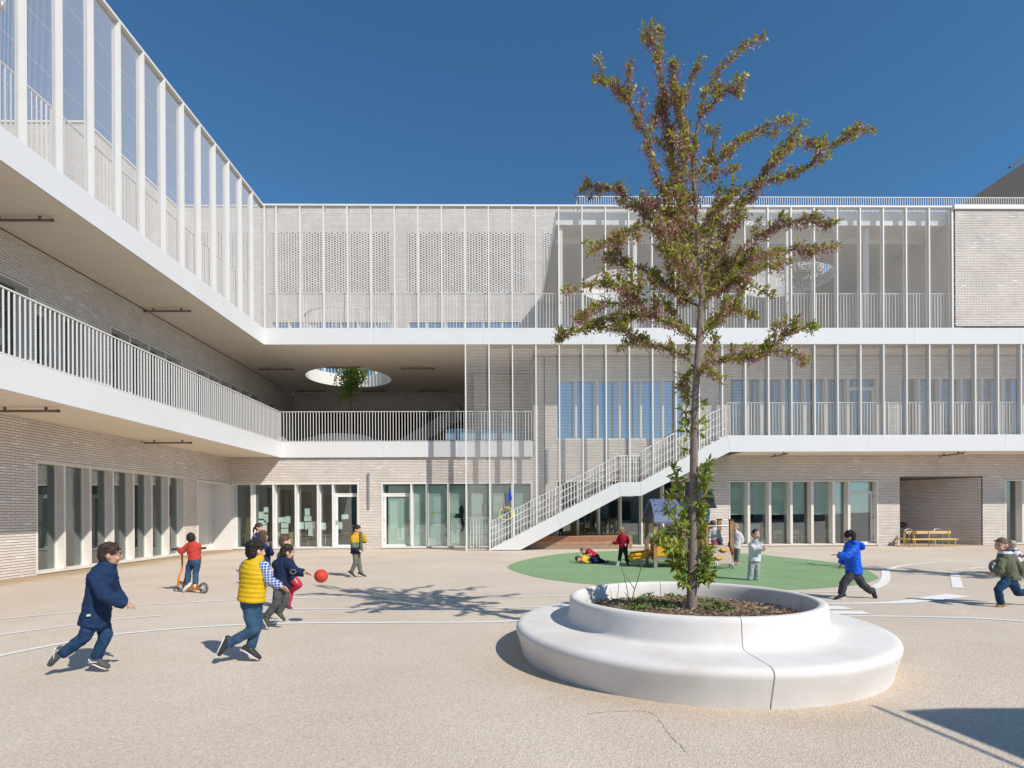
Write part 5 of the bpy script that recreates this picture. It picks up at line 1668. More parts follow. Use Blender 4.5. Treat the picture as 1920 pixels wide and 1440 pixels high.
def person(label, D, J, face, skin, hair, top, legs, shoe, k=1.0, near=False, long_hair=False, short_hair=False, jacket_fat=.020, hem=.07, hood=None, vest=False, sleeve=None, extra=None,
           sole=True, ground=True, quilt=0, curly=False, pony=False, leg_fat=.008, skirt=None):
    """J: joint -> photo pixel and depth offset; face: horizontal way the head looks"""
    j = {}
    for n_, (x, y, dy) in J.items(): j[n_] = onY(x, y, D + dy)
    f = unit([face[0], face[1], 0])
    up0 = unit(j['head'] - j['neck'])
    up = unit(up0 * .45 + np.array([0, 0, 1]))
    sd = unit(np.cross(f, up)); f2 = unit(np.cross(up, sd))
    if ground:
        low = min(j[a][2] for a in ('toL', 'toR', 'anL', 'anR'))
    root_xy = j['pelvis'][:2]
    base = np.array([root_xy[0], root_xy[1], 0])
    s = unit(j['shR'] - j['shL'])
    spine = [j['pelvis'], lerp(j['pelvis'], j['chest'], .45), j['chest'], lerp(j['chest'], j['neck'], .62), j['neck']]
    hips = unit(j['hiR'] - j['hiL'])
    vx = .0058 if near else .0085
    sk = mat('skin_' + skin, SKIN[skin], .55, var=.06, vscale=20, spec=.3)
    R = lambda *a: [x * k for x in a]
    kk, k = k, k * .94
    # the body
    b = MB()
    h = j['head']
    AX = (sd, f2, up)
    b.ball(h + up * .012 * k, R(.071, .086, .092), 20, AX)
    b.ball(h - up * .042 * k + f2 * .022 * k, R(.054, .058, .058), 16, AX)
    b.ball(h + f2 * .060 * k - up * .030 * k, R(.035, .03, .03), 12, AX)
    b.ball(h + f2 * .089 * k - up * .012 * k, R(.011, .014, .014), 10, AX)
    for q in (-1, 1):
        b.ball(h + sd * q * .074 * k - f2 * .006 * k - up * .008 * k, R(.010, .018, .026), 10, AX)
        b.ball(h + sd * q * .036 * k + f2 * .062 * k - up * .030 * k, R(.022, .02, .022), 10, AX)
    k = kk
    b.tube([j['neck'] - up * .03 * k, h - up * .05 * k - f2 * .012 * k], R(.042, .038), 12)
    b.tube(spine, [tuple(R(*q)) for q in ((.072, .056), (.076, .057), (.094, .066), (.078, .052), (.043, .040))], 16, s)
    hands = []
    for a in 'LR':
        sh, el, ha = j['sh' + a], j['el' + a], j['ha' + a]
        b.tube([sh, lerp(sh, el, .5), el], R(.042, .036, .031), 10)
        b.tube([el, lerp(el, ha, .4), ha], R(.031, .029, .021), 10)
        d = unit(ha - el)
        g = unit(np.cross(d, f + [0, 0, .2])) if abs(np.dot(d, f)) < .95 else s
        nn = unit(np.cross(d, g))
        palm = ha + d * .055 * k
        b.tube([ha - d * .01, ha + d * .02 * k, palm], [tuple(R(*q)) for q in ((.020, .016), (.027, .013), (.027, .011))], 10, g)
        for i in range(4):
            o = palm + g * (.0195 - .013 * i) * k
            L = (.034, .040, .037, .029)[i] * k
            d1 = unit(d + nn * .35); d2 = unit(d + nn * 1.0)
            b.tube([o - d * .012, o + d1 * L * .5, o + d1 * L * .5 + d2 * L * .55], R(.0068, .0064, .0055), 7)
        o = ha + d * .018 * k + g * .024 * k
        d1 = unit(d * .7 + g * .7 + nn * .2)
        b.tube([o - g * .01, o + d1 * .022 * k, o + d1 * .022 * k + unit(d + nn * .3) * .02 * k], R(.009, .0085, .007), 7)
        hi, kn, an, to = j['hi' + a], j['kn' + a], j['an' + a], j['to' + a]
        b.tube([lerp(hi, kn, .12), lerp(hi, kn, .5), kn], R(.046, .044, .036), 12)
        b.tube([kn, lerp(kn, an, .35), an], R(.036, .035, .026), 12)
        b.tube([an - unit(an - kn) * .01, an + unit(to - an) * .008 * k], R(.024, .014), 10)
    me = remeshed(b, 'person', vx, sk, 3, 0, .45 if near else .6, base)
    P = put('person', me, None, base)
    tag(P, label, 'child', 'children playing in the school yard')
    def add(mb, name, m, voxel=.009, smooth=4, fold=0.0, ratio=.5, parent=P):
        return put(name, remeshed(mb, name, voxel, m, smooth, fold, ratio, base), parent, base)
    # eyes and mouth
    k = kk * .94
    for q in (-1, 1):
        e = MB(); e.ball(h + sd * q * .030 * k + f2 * .082 * k + up * .006 * k, R(.0085, .005, .0065), 10, AX)
        e.build('eye', M_EYE, P)
        e = MB(); e.tube([h + sd * q * .018 * k + f2 * .088 * k + up * .022 * k, h + sd * q * .032 * k + f2 * .084 * k + up * .025 * k, h + sd * q * .044 * k + f2 * .075 * k + up * .021 * k], R(.003, .0035, .002), 6)
        e.build('eyebrow', mat('hair_' + hair[0], hair[1], .6), P)
    e = MB(); e.tube([h - sd * .018 * k + f2 * .083 * k - up * .044 * k, h + f2 * .0885 * k - up * .046 * k, h + sd * .018 * k + f2 * .083 * k - up * .044 * k], R(.003, .0052, .003), 8)
    e.build('mouth', M_LIP, P)
    # hair
    hm = mat('hair_' + hair[0], hair[1], .5, c2=tuple(x * .45 for x in hair[1]), vscale=32, bump=.9, bscale=75, spec=.4)
    b = MB()
    t = -.004 if short_hair else 0
    b.ball(h + up * .032 * k - f2 * .008 * k, R(.080 + t, .090 + t, .086 + t), 18, AX)
    b.ball(h - up * .012 * k - f2 * .040 * k, R(.071 + t, .056 + t, .072 + t), 14, AX)
    if not short_hair:
        for i in range(30):
            a = rng.uniform(-2.6, 2.6); el_ = rng.uniform(.1, 1.3)
            d = f2 * (math.cos(a) * math.cos(el_)) + sd * (math.sin(a) * math.cos(el_)) + up * math.sin(el_)
            c = h + up * .028 * k - f2 * .014 * k + d * .080 * k
            tt = unit(np.cross(d, rv()) + f2 * .5)
            b.tube([c - tt * .02, c + d * .004, c + tt * .02], R(.010, .013, .007), 6)
    if curly:
        for i in range(36):
            d = rv(); d = unit(d + up * .4 - f2 * .5)
            b.ball(h + up * .02 * k - f2 * .02 * k + d * .083 * k, .02 * k, 7)
    if long_hair:
        for i in range(7):
            q = (i - 3) / 3
            p0 = h + sd * q * .066 * k - f2 * .035 * k
            p1 = p0 - up * .10 * k - f2 * .03 * k * (1 - abs(q)) + rv(.006)
            b.tube([p0, lerp(p0, p1, .5) - f2 * .012, p1, p1 - up * .05 * k + rv(.012)], R(.034, .032, .026, .012), 8)
    if pony:
        p0 = h - f2 * .08 * k + up * .02 * k
        b.tube([p0, p0 - f2 * .05 * k - up * .04 * k, p0 - f2 * .06 * k - up * .13 * k, p0 - f2 * .05 * k - up * .20 * k], R(.022, .026, .020, .008), 8)
    add(b, 'hair', hm, .0052 if near else .0075, 1, .024 if near and not short_hair else .012, .7)
    k = kk
    # top
    jf = jacket_fat
    b = MB()
    dn = unit(j['pelvis'] - j['chest'])
    sp = [j['pelvis'] + dn * hem, j['pelvis'], lerp(j['pelvis'], j['chest'], .45), j['chest'], lerp(j['chest'], j['neck'], .62), j['neck'] - up * .012]
    rr = [(.106, .088), (.102, .082), (.098, .078), (.110, .084), (.094, .070), (.050, .048)]
    rr = [tuple((x * k + jf) for x in q) for q in rr]
    if quilt:
        n = quilt * 8
        P2, R2 = [], []
        arr = np.array(sp); cum = np.concatenate([[0], np.cumsum(np.linalg.norm(np.diff(arr, axis=0), axis=1))])
        for i in range(n + 1):
            u = cum[-1] * i / n
            q = min(len(sp) - 2, np.searchsorted(cum, u, side='right') - 1)
            a = (u - cum[q]) / (cum[q + 1] - cum[q])
            w_ = .010 * abs(math.sin(math.pi * quilt * i / n)) ** .6 - .004
            P2.append(lerp(arr[q], arr[q + 1], a)); R2.append(tuple(lerp(np.array(rr[q]), np.array(rr[q + 1]), a) + w_))
        b.tube(P2, R2, 20, s, flat0=True)
    else: b.tube(sp, rr, 18, s, flat0=True)
    for a in 'LR':
        b.ball(lerp(j['sh' + a], j['chest'], .28 if vest else .12), (.040 if vest else .050) * k + jf * (.5 if vest else .8), 12)
    arms = b if sleeve is None else MB()
    for a in 'LR':
        sh, el, ha = j['sh' + a], j['el' + a], j['ha' + a]
        jf2 = jf * (.8 if sleeve is None else .45)
        arms.tube([lerp(sh, j['chest'], .1), lerp(sh, el, .5), el], [x + jf2 for x in R(.046, .040, .036)], 10)
        arms.tube([el, lerp(el, ha, .5), lerp(el, ha, .95)], [x + jf2 for x in R(.036, .034, .028)], 10, flat1=True)
        if fold_cuffs: arms.tube([lerp(el, ha, .88), lerp(el, ha, .97)], [x + jf2 * 1.1 for x in R(.029, .028)], 10, flat0=True, flat1=True)
    if hood is not None:
        hp_ = j['neck'] - f * .05 * k - up * .012
        b.tube([hp_ + s * .075 * k + f * .03, hp_ - f * .035 * k - up * .02, hp_ - s * .075 * k + f * .03], R(.034, .050, .034), 10)
        b.ball(hp_ - f * .045 * k - up * .035 * k + np.array(hood), R(.075, .058, .066), 12, (s, f, up))
    else: b.tube([j['neck'] - up * .01 - s * .03 * k, j['neck'] - up * .002 - f * .02, j['neck'] - up * .01 + s * .03 * k], R(.024, .026, .024), 8)
    vt = .0065 if near else .009
    add(b, 'vest' if vest else 'jacket', top, vt, 3 if quilt else 4, .022 if not quilt else .008, .5)
    if sleeve is not None: add(arms, 'shirt', sleeve, vt, 3, .009, .5)
    # trousers
    b = MB()
    b.tube([lerp(j['pelvis'], j['chest'], .25), j['pelvis'], lerp(j['pelvis'], (j['hiL'] + j['hiR']) / 2, 1.0)], [tuple(x * k + .012 for x in q) for q in ((.092, .075), (.098, .080), (.090, .076))], 14, hips)
    for a in 'LR':
        hi, kn, an = j['hi' + a], j['kn' + a], j['an' + a]
        b.tube([lerp(hi, j['pelvis'], .25), lerp(hi, kn, .5), kn], [x + leg_fat for x in R(.058, .051, .044)], 12)
        b.tube([kn, lerp(kn, an, .4), lerp(kn, an, 1.03)], [x + leg_fat for x in R(.044, .042, .036)], 12, flat1=True)
        for q in range(3):
            c = lerp(kn, an, .74 + .09 * q)
            b.tube([c - unit(an - kn) * .012, c + unit(an - kn) * .012], [.0385 * k + leg_fat] * 2, 10, flat0=True, flat1=True)
    add(b, 'trousers', legs, vt, 3, .019, .5)
    if skirt is not None:
        b = MB(); b.tube([j['pelvis'] + [0, 0, .05], j['pelvis'] - [0, 0, .10]], [(.115 * k, .10 * k), (.17 * k, .15 * k)], 14, hips); add(b, 'skirt', skirt, .009, 3, .01)
    # shoes
    for a in 'LR':
        an, to, kn = j['an' + a], j['to' + a], j['kn' + a]
        d = unit(to - an)
        shin = unit(an - kn)
        dwn = unit(shin - d * np.dot(shin, d)) if abs(np.dot(shin, d)) < .95 else unit(np.cross(d, s))
        sd_ = unit(np.cross(d, dwn))
        L = .102 * k
        heel = an + dwn * .030 * k - d * .030 * k
        tip = heel + d * (L + .052 * k)
        b = MB()
        b.tube([heel, lerp(heel, tip, .4) - dwn * .004, lerp(heel, tip, .75) + dwn * .004, tip + dwn * .006], [tuple(R(*q)) for q in ((.034, .035), (.037, .035), (.040, .027), (.031, .021))], 12, sd_)
        b.tube([an - shin * .022, an + dwn * .02 - d * .008], [tuple(R(*q)) for q in ((.034, .037), (.033, .037))], 10, sd_)
        sk_ = MB(); sk_.tube([lerp(kn, an, .84), an, an + dwn * .02 * k], [.034 * k, .034 * k, .030 * k], 10); sk_.build('sock', M_SOCK if near else M_SOCKD, P)
        so = add(b, 'shoe', shoe, .006 if near else .008, 3, 0, .6)
        if sole:
            b = MB()
            o = dwn * .026 * k
            b.tube([heel + o, lerp(heel, tip, .4) + o * .95, lerp(heel, tip, .75) + o * .92, tip + o * .9], [tuple(R(*q)) for q in ((.034, .011), (.036, .010), (.040, .010), (.029, .010))], 12, sd_)
            b.build('sole', M_SOLE, so)
    if extra: extra(P, j, f, s, up, base, add)
    return P, j
fold_cuffs = True
# the spots measured in enlarged views of the photograph
def view(x0, y0, sc):
    return lambda **kw: {n: (x0 + v[0] / sc, y0 + v[1] / sc, v[2] if len(v) > 2 else 0) for n, v in kw.items()}
NAVY = cloth('navy_quilted_cotton', (.016, .036, .092)); JEAN = denim('blue_denim', (.055, .115, .20)); JEAND = denim('dark_blue_denim', (.03, .075, .16))
BLACKSHOE = mat('black_trainer', (.035, .036, .038), .6, var=.2)
H_BLACK, H_DBROWN, H_BROWN, H_FAIR = ('black', (.018, .014, .013)), ('dark_brown', (.04, .026, .020)), ('brown', (.10, .060, .040)), ('fair', (.30, .19, .10))
# 1 boy in the navy coat
v = view(60, 1000, 5.142)
def coat_extras(P, j, f, s, up, base, add):
    b = MB(); n = j['neck']
    b.tube([n - s * .055 + f * .02 - up * .012, n - f * .055 - up * .002, n + s * .055 + f * .02 - up * .012], [.022, .024, .022], 8)
    add(b, 'collar', cloth('navy_corduroy', (.008, .014, .04)), .007, 2)
    for a in 'LR':       # pale curved flash on the side of each trainer
        an, to = j['an' + a], j['to' + a]
        d = unit(to - an); dw = unit((an - j['kn' + a]) - d * np.dot(an - j['kn' + a], d)); q = unit(np.cross(d, dw))
        if q[1] > 0: q = -q
        c = an + dw * .030
        b = MB(); b.tube([c - d * .035 + q * .036 - dw * .004, c - d * .005 + q * .040 + dw * .010, c + d * .045 + q * .041 - dw * .012], [.005, .008, .003], 6)
        b.build('shoe_flash', M_SOLE, P)
    b = MB(); e = lerp(j['pelvis'], j['hiR'], .2) + np.array([.03, -.125, .0]); b.obox(e, (.016, 0, .003), (0, .002, 0), (-.002, 0, .009)); b.build('coat_label', M_SOLE, P)
person('boy running in a long navy quilted coat, jeans and grey trainers, nearest the left edge', 5.05,
       v(head=(752, 205), neck=(722, 300), chest=(680, 440), pelvis=(622, 745), shL=(745, 410, .13), shR=(610, 425, -.10), elL=(800, 570, .22), elR=(712, 610, -.17), haL=(880, 650, .20), haR=(905, 675, -.06),
         hiL=(672, 850, .06), hiR=(570, 850, -.06), knL=(712, 980, .06), anL=(620, 1195, .06), toL=(745, 1248, .06), knR=(505, 1000, -.06), anR=(285, 1165, -.06), toR=(215, 1280, -.06)),
       (.86, .5), 'tan', H_DBROWN, NAVY, JEAND, mat('grey_trainer', (.085, .085, .085), .7, var=.2), 1.0, near=True, jacket_fat=.026, hem=.125, extra=coat_extras)
# 2 boy in the yellow vest
v = view(380, 960, 4.8)
person('boy running away in a yellow quilted vest over a blue plaid shirt and jeans', 5.38,
       v(head=(476, 352), neck=(484, 425), chest=(466, 530), pelvis=(442, 760), shL=(380, 490, .04), shR=(560, 490, -.04), elL=(372, 600, .14), elR=(592, 612, -.03), haL=(430, 670, .24), haR=(700, 668, .03),
         hiL=(402, 820, .0), hiR=(478, 820, .02), knR=(486, 1010, .05), anR=(432, 1215, .04), toR=(505, 1262, .06), knL=(462, 1055, -.02), anL=(240, 1180, -.05), toL=(182, 1300, -.06)),
       (.60, .80), 'light', H_BLACK, cloth('mustard_nylon', (.62, .40, .015), .10, .5), JEAN, BLACKSHOE, 1.0, near=True, jacket_fat=.026, hem=.045, vest=True, sleeve=plaid(), quilt=9)
# 3 child in the navy hooded jacket
def elbow_patch(P, j, f, s, up, base, add):
    c = j['elR'] + np.array([0, -.048, .002]); b = MB()
    b.tube([c + .035 * np.array([math.cos(a), 0, .75 * math.sin(a)]) for a in np.linspace(0, 2 * math.pi, 17)], [.003] * 17, 5, cap=False)
    b.build('patch_piping', mat('tan_piping', (.42, .33, .20), .8), P)
person('child in a navy hooded jacket and grey trousers reaching out behind the red ball', 6.95,
       v(head=(760, 362), neck=(738, 425), chest=(728, 500), pelvis=(708, 640), shL=(690, 470, .10), shR=(785, 470, -.08), elL=(760, 540, .2), elR=(826, 535, -.10), haL=(820, 600, .24), haR=(915, 548, -.08),
         hiL=(735, 680, .05), hiR=(682, 680, -.05), knR=(665, 815, -.05), anR=(578, 935, -.05), toR=(607, 990, -.05), knL=(742, 800, .05), anL=(690, 890, .05), toL=(735, 935, .05)),
       (.85, .5), 'light', H_DBROWN, cloth('navy_parka', (.016, .028, .066)), cloth('charcoal_grey_trousers', (.085, .095, .095)), mat('green_black_trainer', (.035, .045, .03), .6, c2=(.075, .10, .05), vscale=40), .93, near=True, jacket_fat=.026, hem=.06, hood=(0, 0, -.01), extra=elbow_patch)
# 4 child in crimson trousers behind
person('child in crimson trousers kicking, mostly hidden behind the navy hooded jacket', 8.35,
       v(head=(742, 268), neck=(738, 335), chest=(745, 410), pelvis=(778, 560), shL=(705, 390, .08), shR=(780, 395, -.08), elL=(690, 470, .15), elR=(770, 480, 0), haL=(700, 550, .15), haR=(740, 560, 0),
         hiL=(775, 590, .05), hiR=(800, 585, -.03), knR=(866, 655, -.05), anR=(800, 705, .12), toR=(795, 740, .18), knL=(786, 720, .05), anL=(768, 835, .05), toL=(815, 866, .04)),
       (.8, .45), 'light', H_BROWN, cloth('slate_shirt', (.08, .09, .12)), cloth('crimson_trousers', (.50, .035, .075)), mat('navy_trainer', (.035, .045, .075), .7), .98, short_hair=True)
# 5, 6 two girls near the window
v = view(380, 960, 4.8)
D5 = 13.4
person('girl with a dark ponytail and navy top before the paper covered windows', D5,
       view(380, 960, 4.8)(head=(508, 140), neck=(495, 195), chest=(478, 250), pelvis=(470, 345), shL=(478, 215, .12), shR=(470, 225, -.12), elL=(530, 280, .14), elR=(450, 290, -.14), haL=(565, 250, .1), haR=(475, 340, -.15),
         hiL=(475, 365, .05), hiR=(462, 365, -.05), knL=(480, 440, .05), knR=(462, 440, -.05), anL=(475, 520, .05), anR=(455, 515, -.05), toL=(498, 533, .05), toR=(480, 530, -.05)),
       (.95, -.15), 'light', H_DBROWN, cloth('navy_knit', (.018, .032, .095)), cloth('navy_leggings', (.02, .03, .06)), BLACKSHOE, 1.02, pony=True, jacket_fat=.012)
person('girl with long brown hair in a navy top, behind the boy in the yellow vest', 10.9,
       view(380, 960, 4.8)(head=(548, 215), neck=(550, 275), chest=(553, 335), pelvis=(555, 450), shL=(600, 315, .0), shR=(510, 315, .0), elL=(622, 375, -.05), elR=(495, 385, -.05), haL=(590, 300, -.2), haR=(500, 450, -.06),
         hiL=(575, 470), hiR=(537, 470), knL=(575, 555), knR=(537, 555), anL=(575, 640), anR=(537, 640), toL=(590, 655, .1), toR=(548, 655, .1)),
       (.35, .9), 'light', H_BROWN, cloth('navy_knit', (.018, .032, .095)), cloth('navy_leggings', (.02, .03, .06)), BLACKSHOE, 1.0, long_hair=True, jacket_fat=.014)
# 7 child on the scooter
v = view(320, 990, 11.08)
DS = 10.25
_, js = person('child in a red sweatshirt and jeans riding an orange scooter', DS,
       v(head=(420, 215), neck=(445, 295), chest=(470, 420), pelvis=(500, 640), shL=(345, 375, .02), shR=(580, 375, -.02), elL=(225, 505, .0), elR=(575, 520, .17), haL=(165, 440, .12), haR=(400, 440, .33),
         hiL=(415, 690, .02), hiR=(565, 690, -.02), knL=(365, 920, .05), knR=(520, 920, .02), anL=(350, 1175, .02), anR=(515, 1180, .0), toL=(285, 1235, .02), toR=(505, 1230, .14)),
       (-.55, .83), 'dark', ('shaved_black', (.022, .017, .015)), cloth('red_sweat', (.50, .06, .045), .1), JEAN, mat('white_trainer', (.72, .72, .71), .6, var=.08), 1.0, short_hair=True, jacket_fat=.012, hem=.02, ground=False)
M_ORA = mat('orange_steel', (.60, .19, .015), .4)
sc_ = thing('scooter', 'orange two wheeled toy scooter ridden by the child in the red sweatshirt', 'scooter', tuple(onZ(362, 1110)))
def wheel(c, r, ax, wd, name='wheel'):
    ax = unit(ax); x = unit(np.cross(ax, [0, 0, 1])); z = np.cross(x, ax)
    b = MB(); b.tube([c + r * .82 * (x * math.cos(a) + z * math.sin(a)) for a in np.linspace(0, 2 * math.pi, 25)], [r * .2] * 25, 8, ax, cap=False); o = b.build(name, mat('grey_tyre', (.10, .10, .10), .8, c2=(.20, .20, .20)), sc_)
    b = MB()
    b.tube([c - ax * wd * .5, c + ax * wd * .5], [r * .22] * 2, 10)
    for q in range(5):
        a = 2 * math.pi * q / 5
        b.bar(c, c + r * .72 * (x * math.cos(a) + z * math.sin(a)), r * .22, wd * .5, ax)
    b.build('rim', mat('light_rim', (.45, .46, .47), .5), o)
wf, wr = onY(339.5, 1097.5, DS + .12), onY(382, 1102, DS - .12)
wf[2] = .098; wr[2] = .098
axw = unit(np.cross(wr - wf, [0, 0, 1]))
axf = unit(axw * .75 + np.array([0, -.65, 0]) * (1 if axw[1] < 0 else -1) * .4)
wheel(wf, .098, axw, .06); wheel(wr, .098, axf, .06)
b = MB(); b.bar(wf + [.05, -.02, .0], wr + [-.06, .02, .0], .10, .025, (0, 0, 1)); b.build('deck', M_ORA, sc_)
hb_ = onY(341, 1029, DS + .16)
b = MB(); b.tube(smooth_path([wf + axw * .055, wf + axw * .055 + [0.01, 0, .16], hb_ + [.0, 0, -.35], hb_ + [0, 0, -.05]], False, 4), [.017] * 13, 8); b.tube(smooth_path([wf - axw * .055, wf - axw * .055 + [.03, 0, .16], hb_ + [.10, .1, -.35], hb_ + [.12, .12, -.05]], False, 4), [.017] * 13, 8)
b.build('fork', M_ORA, sc_)
b = MB(); b.tube([hb_ + [-.10, -.06, .0], hb_ + [.04, .03, .03], hb_ + [.22, .18, .0]], [.013] * 3, 8); b.build('handlebar', M_ORA, sc_)
for e in (hb_ + np.array([-.13, -.08, -.005]), hb_ + np.array([.25, .2, -.005])):
    b = MB(); b.tube([e, e + (.05, .03, .004)], [.022, .022], 8); b.build('grip', BLACKSHOE, sc_)
# 8 walking boy
v = view(640, 970, 12)
def scarf(P, j, f, s, up, base, add):
    b = MB(); n = j['neck'] + f * .10 + [0, -.04, 0]
    b.tube([n + [.02, 0, .04], n + [.025, -.02, -.10], n + [.03, -.02, -.24], n + [.045, -.02, -.38]], [(.035, .012)] * 4, 8, (1, 0, 0))
    add(b, 'scarf', cloth('green_scarf', (.12, .17, .10)), .008, 2, .008)
person('boy walking in a mustard, green and navy padded jacket with a green scarf', 12.55,
       v(head=(355, 272), neck=(335, 375), chest=(330, 500), pelvis=(330, 760), shL=(395, 440, .12), shR=(255, 470, -.10), elL=(520, 530, .12), elR=(285, 690, -.14), haL=(480, 385, .06), haR=(405, 745, -.12),
         hiL=(365, 840, .06), hiR=(320, 840, -.06), knR=(320, 1030, -.06), anR=(228, 1225, -.06), toR=(305, 1285, -.06), knL=(395, 1040, .06), anL=(440, 1240, .06), toL=(520, 1275, .06)),
       (.97, -.2), 'light', H_BLACK, banded('mustard_green_navy', [(0, (.02, .028, .065)), (.66, (.12, .15, .10)), (.765, (.55, .32, .03))]), cloth('olive_grey_trousers', (.15, .16, .13)), BLACKSHOE, 1.0, jacket_fat=.028, hem=.05, extra=scarf)
# 9, 10 the pair on the green rubber
v = view(1050, 920, 9.6)
person('child in a yellow shirt and navy trousers lying on the green rubber', 15.55,
       v(head=(328, 1236), neck=(375, 1230), chest=(425, 1228), pelvis=(535, 1250), shL=(400, 1195, .1), shR=(405, 1262, -.1), elL=(470, 1185, .16), elR=(470, 1285, -.16), haL=(520, 1160, .1), haR=(540, 1290, -.12),
         hiL=(560, 1235, .06), hiR=(560, 1268, -.06), knL=(680, 1230, .07), knR=(680, 1275, -.07), anL=(800, 1275, .06), anR=(790, 1290, -.06), toL=(840, 1255, .08), toR=(830, 1275, -.05)),
       (.1, -.9), 'light', H_BROWN, cloth('yellow_shirt', (.66, .44, .06), .08), denim('navy_cotton', (.022, .035, .085)), mat('brown_shoe', (.14, .09, .075), .7), .95, jacket_fat=.008, hem=.01, ground=False)
person('girl in a crimson top bending over the child lying on the green rubber', 15.9,
       v(head=(415, 1085), neck=(470, 1090), chest=(535, 1105), pelvis=(650, 1185), shL=(500, 1070, .1), shR=(510, 1115, -.1), elL=(520, 1140, .1), elR=(560, 1160, -.12), haL=(480, 1180, .05), haR=(480, 1170, -.12),
         hiL=(665, 1195, .07), hiR=(665, 1200, -.07), knL=(610, 1255, .08), knR=(620, 1260, -.08), anL=(720, 1265, .08), anR=(735, 1268, -.08), toL=(770, 1270, .08), toR=(785, 1272, -.08)),
       (-.6, -.7), 'light', ('light_brown', (.22, .13, .08)), cloth('crimson_knit', (.36, .02, .055), .12), cloth('maroon_leggings', (.17, .03, .06)), mat('brown_shoe', (.14, .09, .075), .7), .95, long_hair=True, jacket_fat=.012, hem=.01, ground=False)
# 11 child in the red sweater
person('child with curly fair hair in a dark red sweater standing by the slide', 14.75,
       v(head=(1092, 725), neck=(1115, 790), chest=(1132, 880), pelvis=(1140, 1005), shL=(1068, 835, .04), shR=(1195, 835, -.04), elL=(1018, 945, .05), elR=(1222, 920, -.08), haL=(945, 930, .08), haR=(1190, 960, -.14),
         hiL=(1098, 1045, .02), hiR=(1180, 1045, -.02), knL=(1085, 1160, .04), knR=(1188, 1160, .0), anL=(1062, 1285, .05), anR=(1215, 1285, -.02), toL=(1045, 1325, .06), toR=(1228, 1340, -.08)),
       (-.55, .8), 'light', H_FAIR, cloth('dark_red_knit', (.34, .012, .028), .12), cloth('black_leggings', (.022, .025, .032)), mat('brown_shoe', (.14, .09, .075), .7), 1.0, curly=True, jacket_fat=.014, hem=.015)
# 12, 13, 14 the children at the playhouse
v = view(1200, 900, 8)
person('girl in pale grey pullover and maroon patterned skirt sitting atop the playhouse ramp', 14.35,
       v(head=(1092, 665), neck=(1098, 720), chest=(1112, 795), pelvis=(1125, 925), shL=(1050, 760, .0), shR=(1180, 760, .0), elL=(1030, 840, .0), elR=(1215, 850, .0), haL=(1045, 920, -.08), haR=(1220, 935, -.1),
         hiL=(1085, 950, -.02), hiR=(1165, 950, -.02), knL=(1080, 960, .26), knR=(1170, 960, .26), anL=(1085, 1040, .32), anR=(1165, 1040, .32), toL=(1085, 1050, .42), toR=(1165, 1050, .42)),
       (-.1, .95), 'light', H_BROWN, cloth('pale_grey_pullover', (.50, .50, .51), .1), cloth('grey_leggings', (.12, .12, .13)), BLACKSHOE, .95, jacket_fat=.014, hem=.0, ground=False,
       skirt=mat('maroon_print', (.10, .012, .03), .8, c2=(.48, .14, .18), vscale=24))
person('child in a white pullover and grey leggings standing right of the playhouse', 14.75,
       v(head=(1428, 712), neck=(1442, 775), chest=(1462, 860), pelvis=(1445, 985), shL=(1500, 810, -.05), shR=(1410, 815, .05), elL=(1540, 890, -.05), elR=(1400, 900, .05), haL=(1520, 960, -.06), haR=(1395, 960, .02),
         hiL=(1470, 1010, -.03), hiR=(1422, 1010, .03), knL=(1470, 1110, -.03), knR=(1425, 1110, .03), anL=(1462, 1225, -.03), anR=(1435, 1190, .03), toL=(1510, 1262, -.05), toR=(1470, 1225, .0)),
       (-.6, -.5), 'light', ('blond', (.36, .23, .12)), cloth('white_pullover', (.62, .60, .61), .1), cloth('grey_green_leggings', (.20, .21, .19)), mat('pink_shoe', (.55, .30, .28), .7), .98, curly=True, jacket_fat=.014)
person('child in a blue shirt climbing under the taller playhouse roof', 14.95,
       v(head=(990, 430), neck=(985, 490), chest=(985, 545), pelvis=(965, 690), shL=(1020, 525, -.05), shR=(950, 525, .05), elL=(1030, 470, -.12), elR=(930, 580, .0), haL=(1000, 425, -.14), haR=(900, 620, -.1),
         hiL=(985, 720, -.03), hiR=(945, 720, .03), knL=(960, 810, -.12), knR=(930, 820, .0), anL=(955, 900, -.05), anR=(925, 910, .05), toL=(935, 915, -.1), toR=(905, 925, .0)),
       (-.8, .3), 'light', H_BROWN, cloth('mid_blue_shirt', (.06, .16, .30), .1), cloth('dark_navy_trousers', (.018, .024, .045)), BLACKSHOE, .95, jacket_fat=.01, ground=False)
# 16 boy in white and grey
v = view(1300, 900, 5.053)
person('boy in white and grey hooded top and joggers facing the camera with joined hands', 11.45,
       v(head=(590, 512), neck=(588, 582), chest=(588, 645), pelvis=(578, 745), shL=(638, 612, -.03), shR=(545, 610, .03), elL=(660, 655, -.10), elR=(572, 655, -.13), haL=(672, 632, -.18), haR=(655, 645, -.2),
         hiL=(602, 775, .0), hiR=(552, 775, .0), knL=(605, 860, -.01), knR=(545, 860, -.01), anL=(598, 940, .0), anR=(530, 945, .0), toL=(622, 965, -.07), toR=(531, 968, -.09)),
       (.25, -.95), 'light', H_DBROWN, banded('white_grey_hoodie', [(0, (.62, .63, .66)), (.70, (.62, .63, .66)), (.73, (.36, .38, .40))]), cloth('grey_joggers', (.35, .36, .37), .2), BLACKSHOE, 1.0, short_hair=True, jacket_fat=.016, hem=.05, near=True, leg_fat=.013)
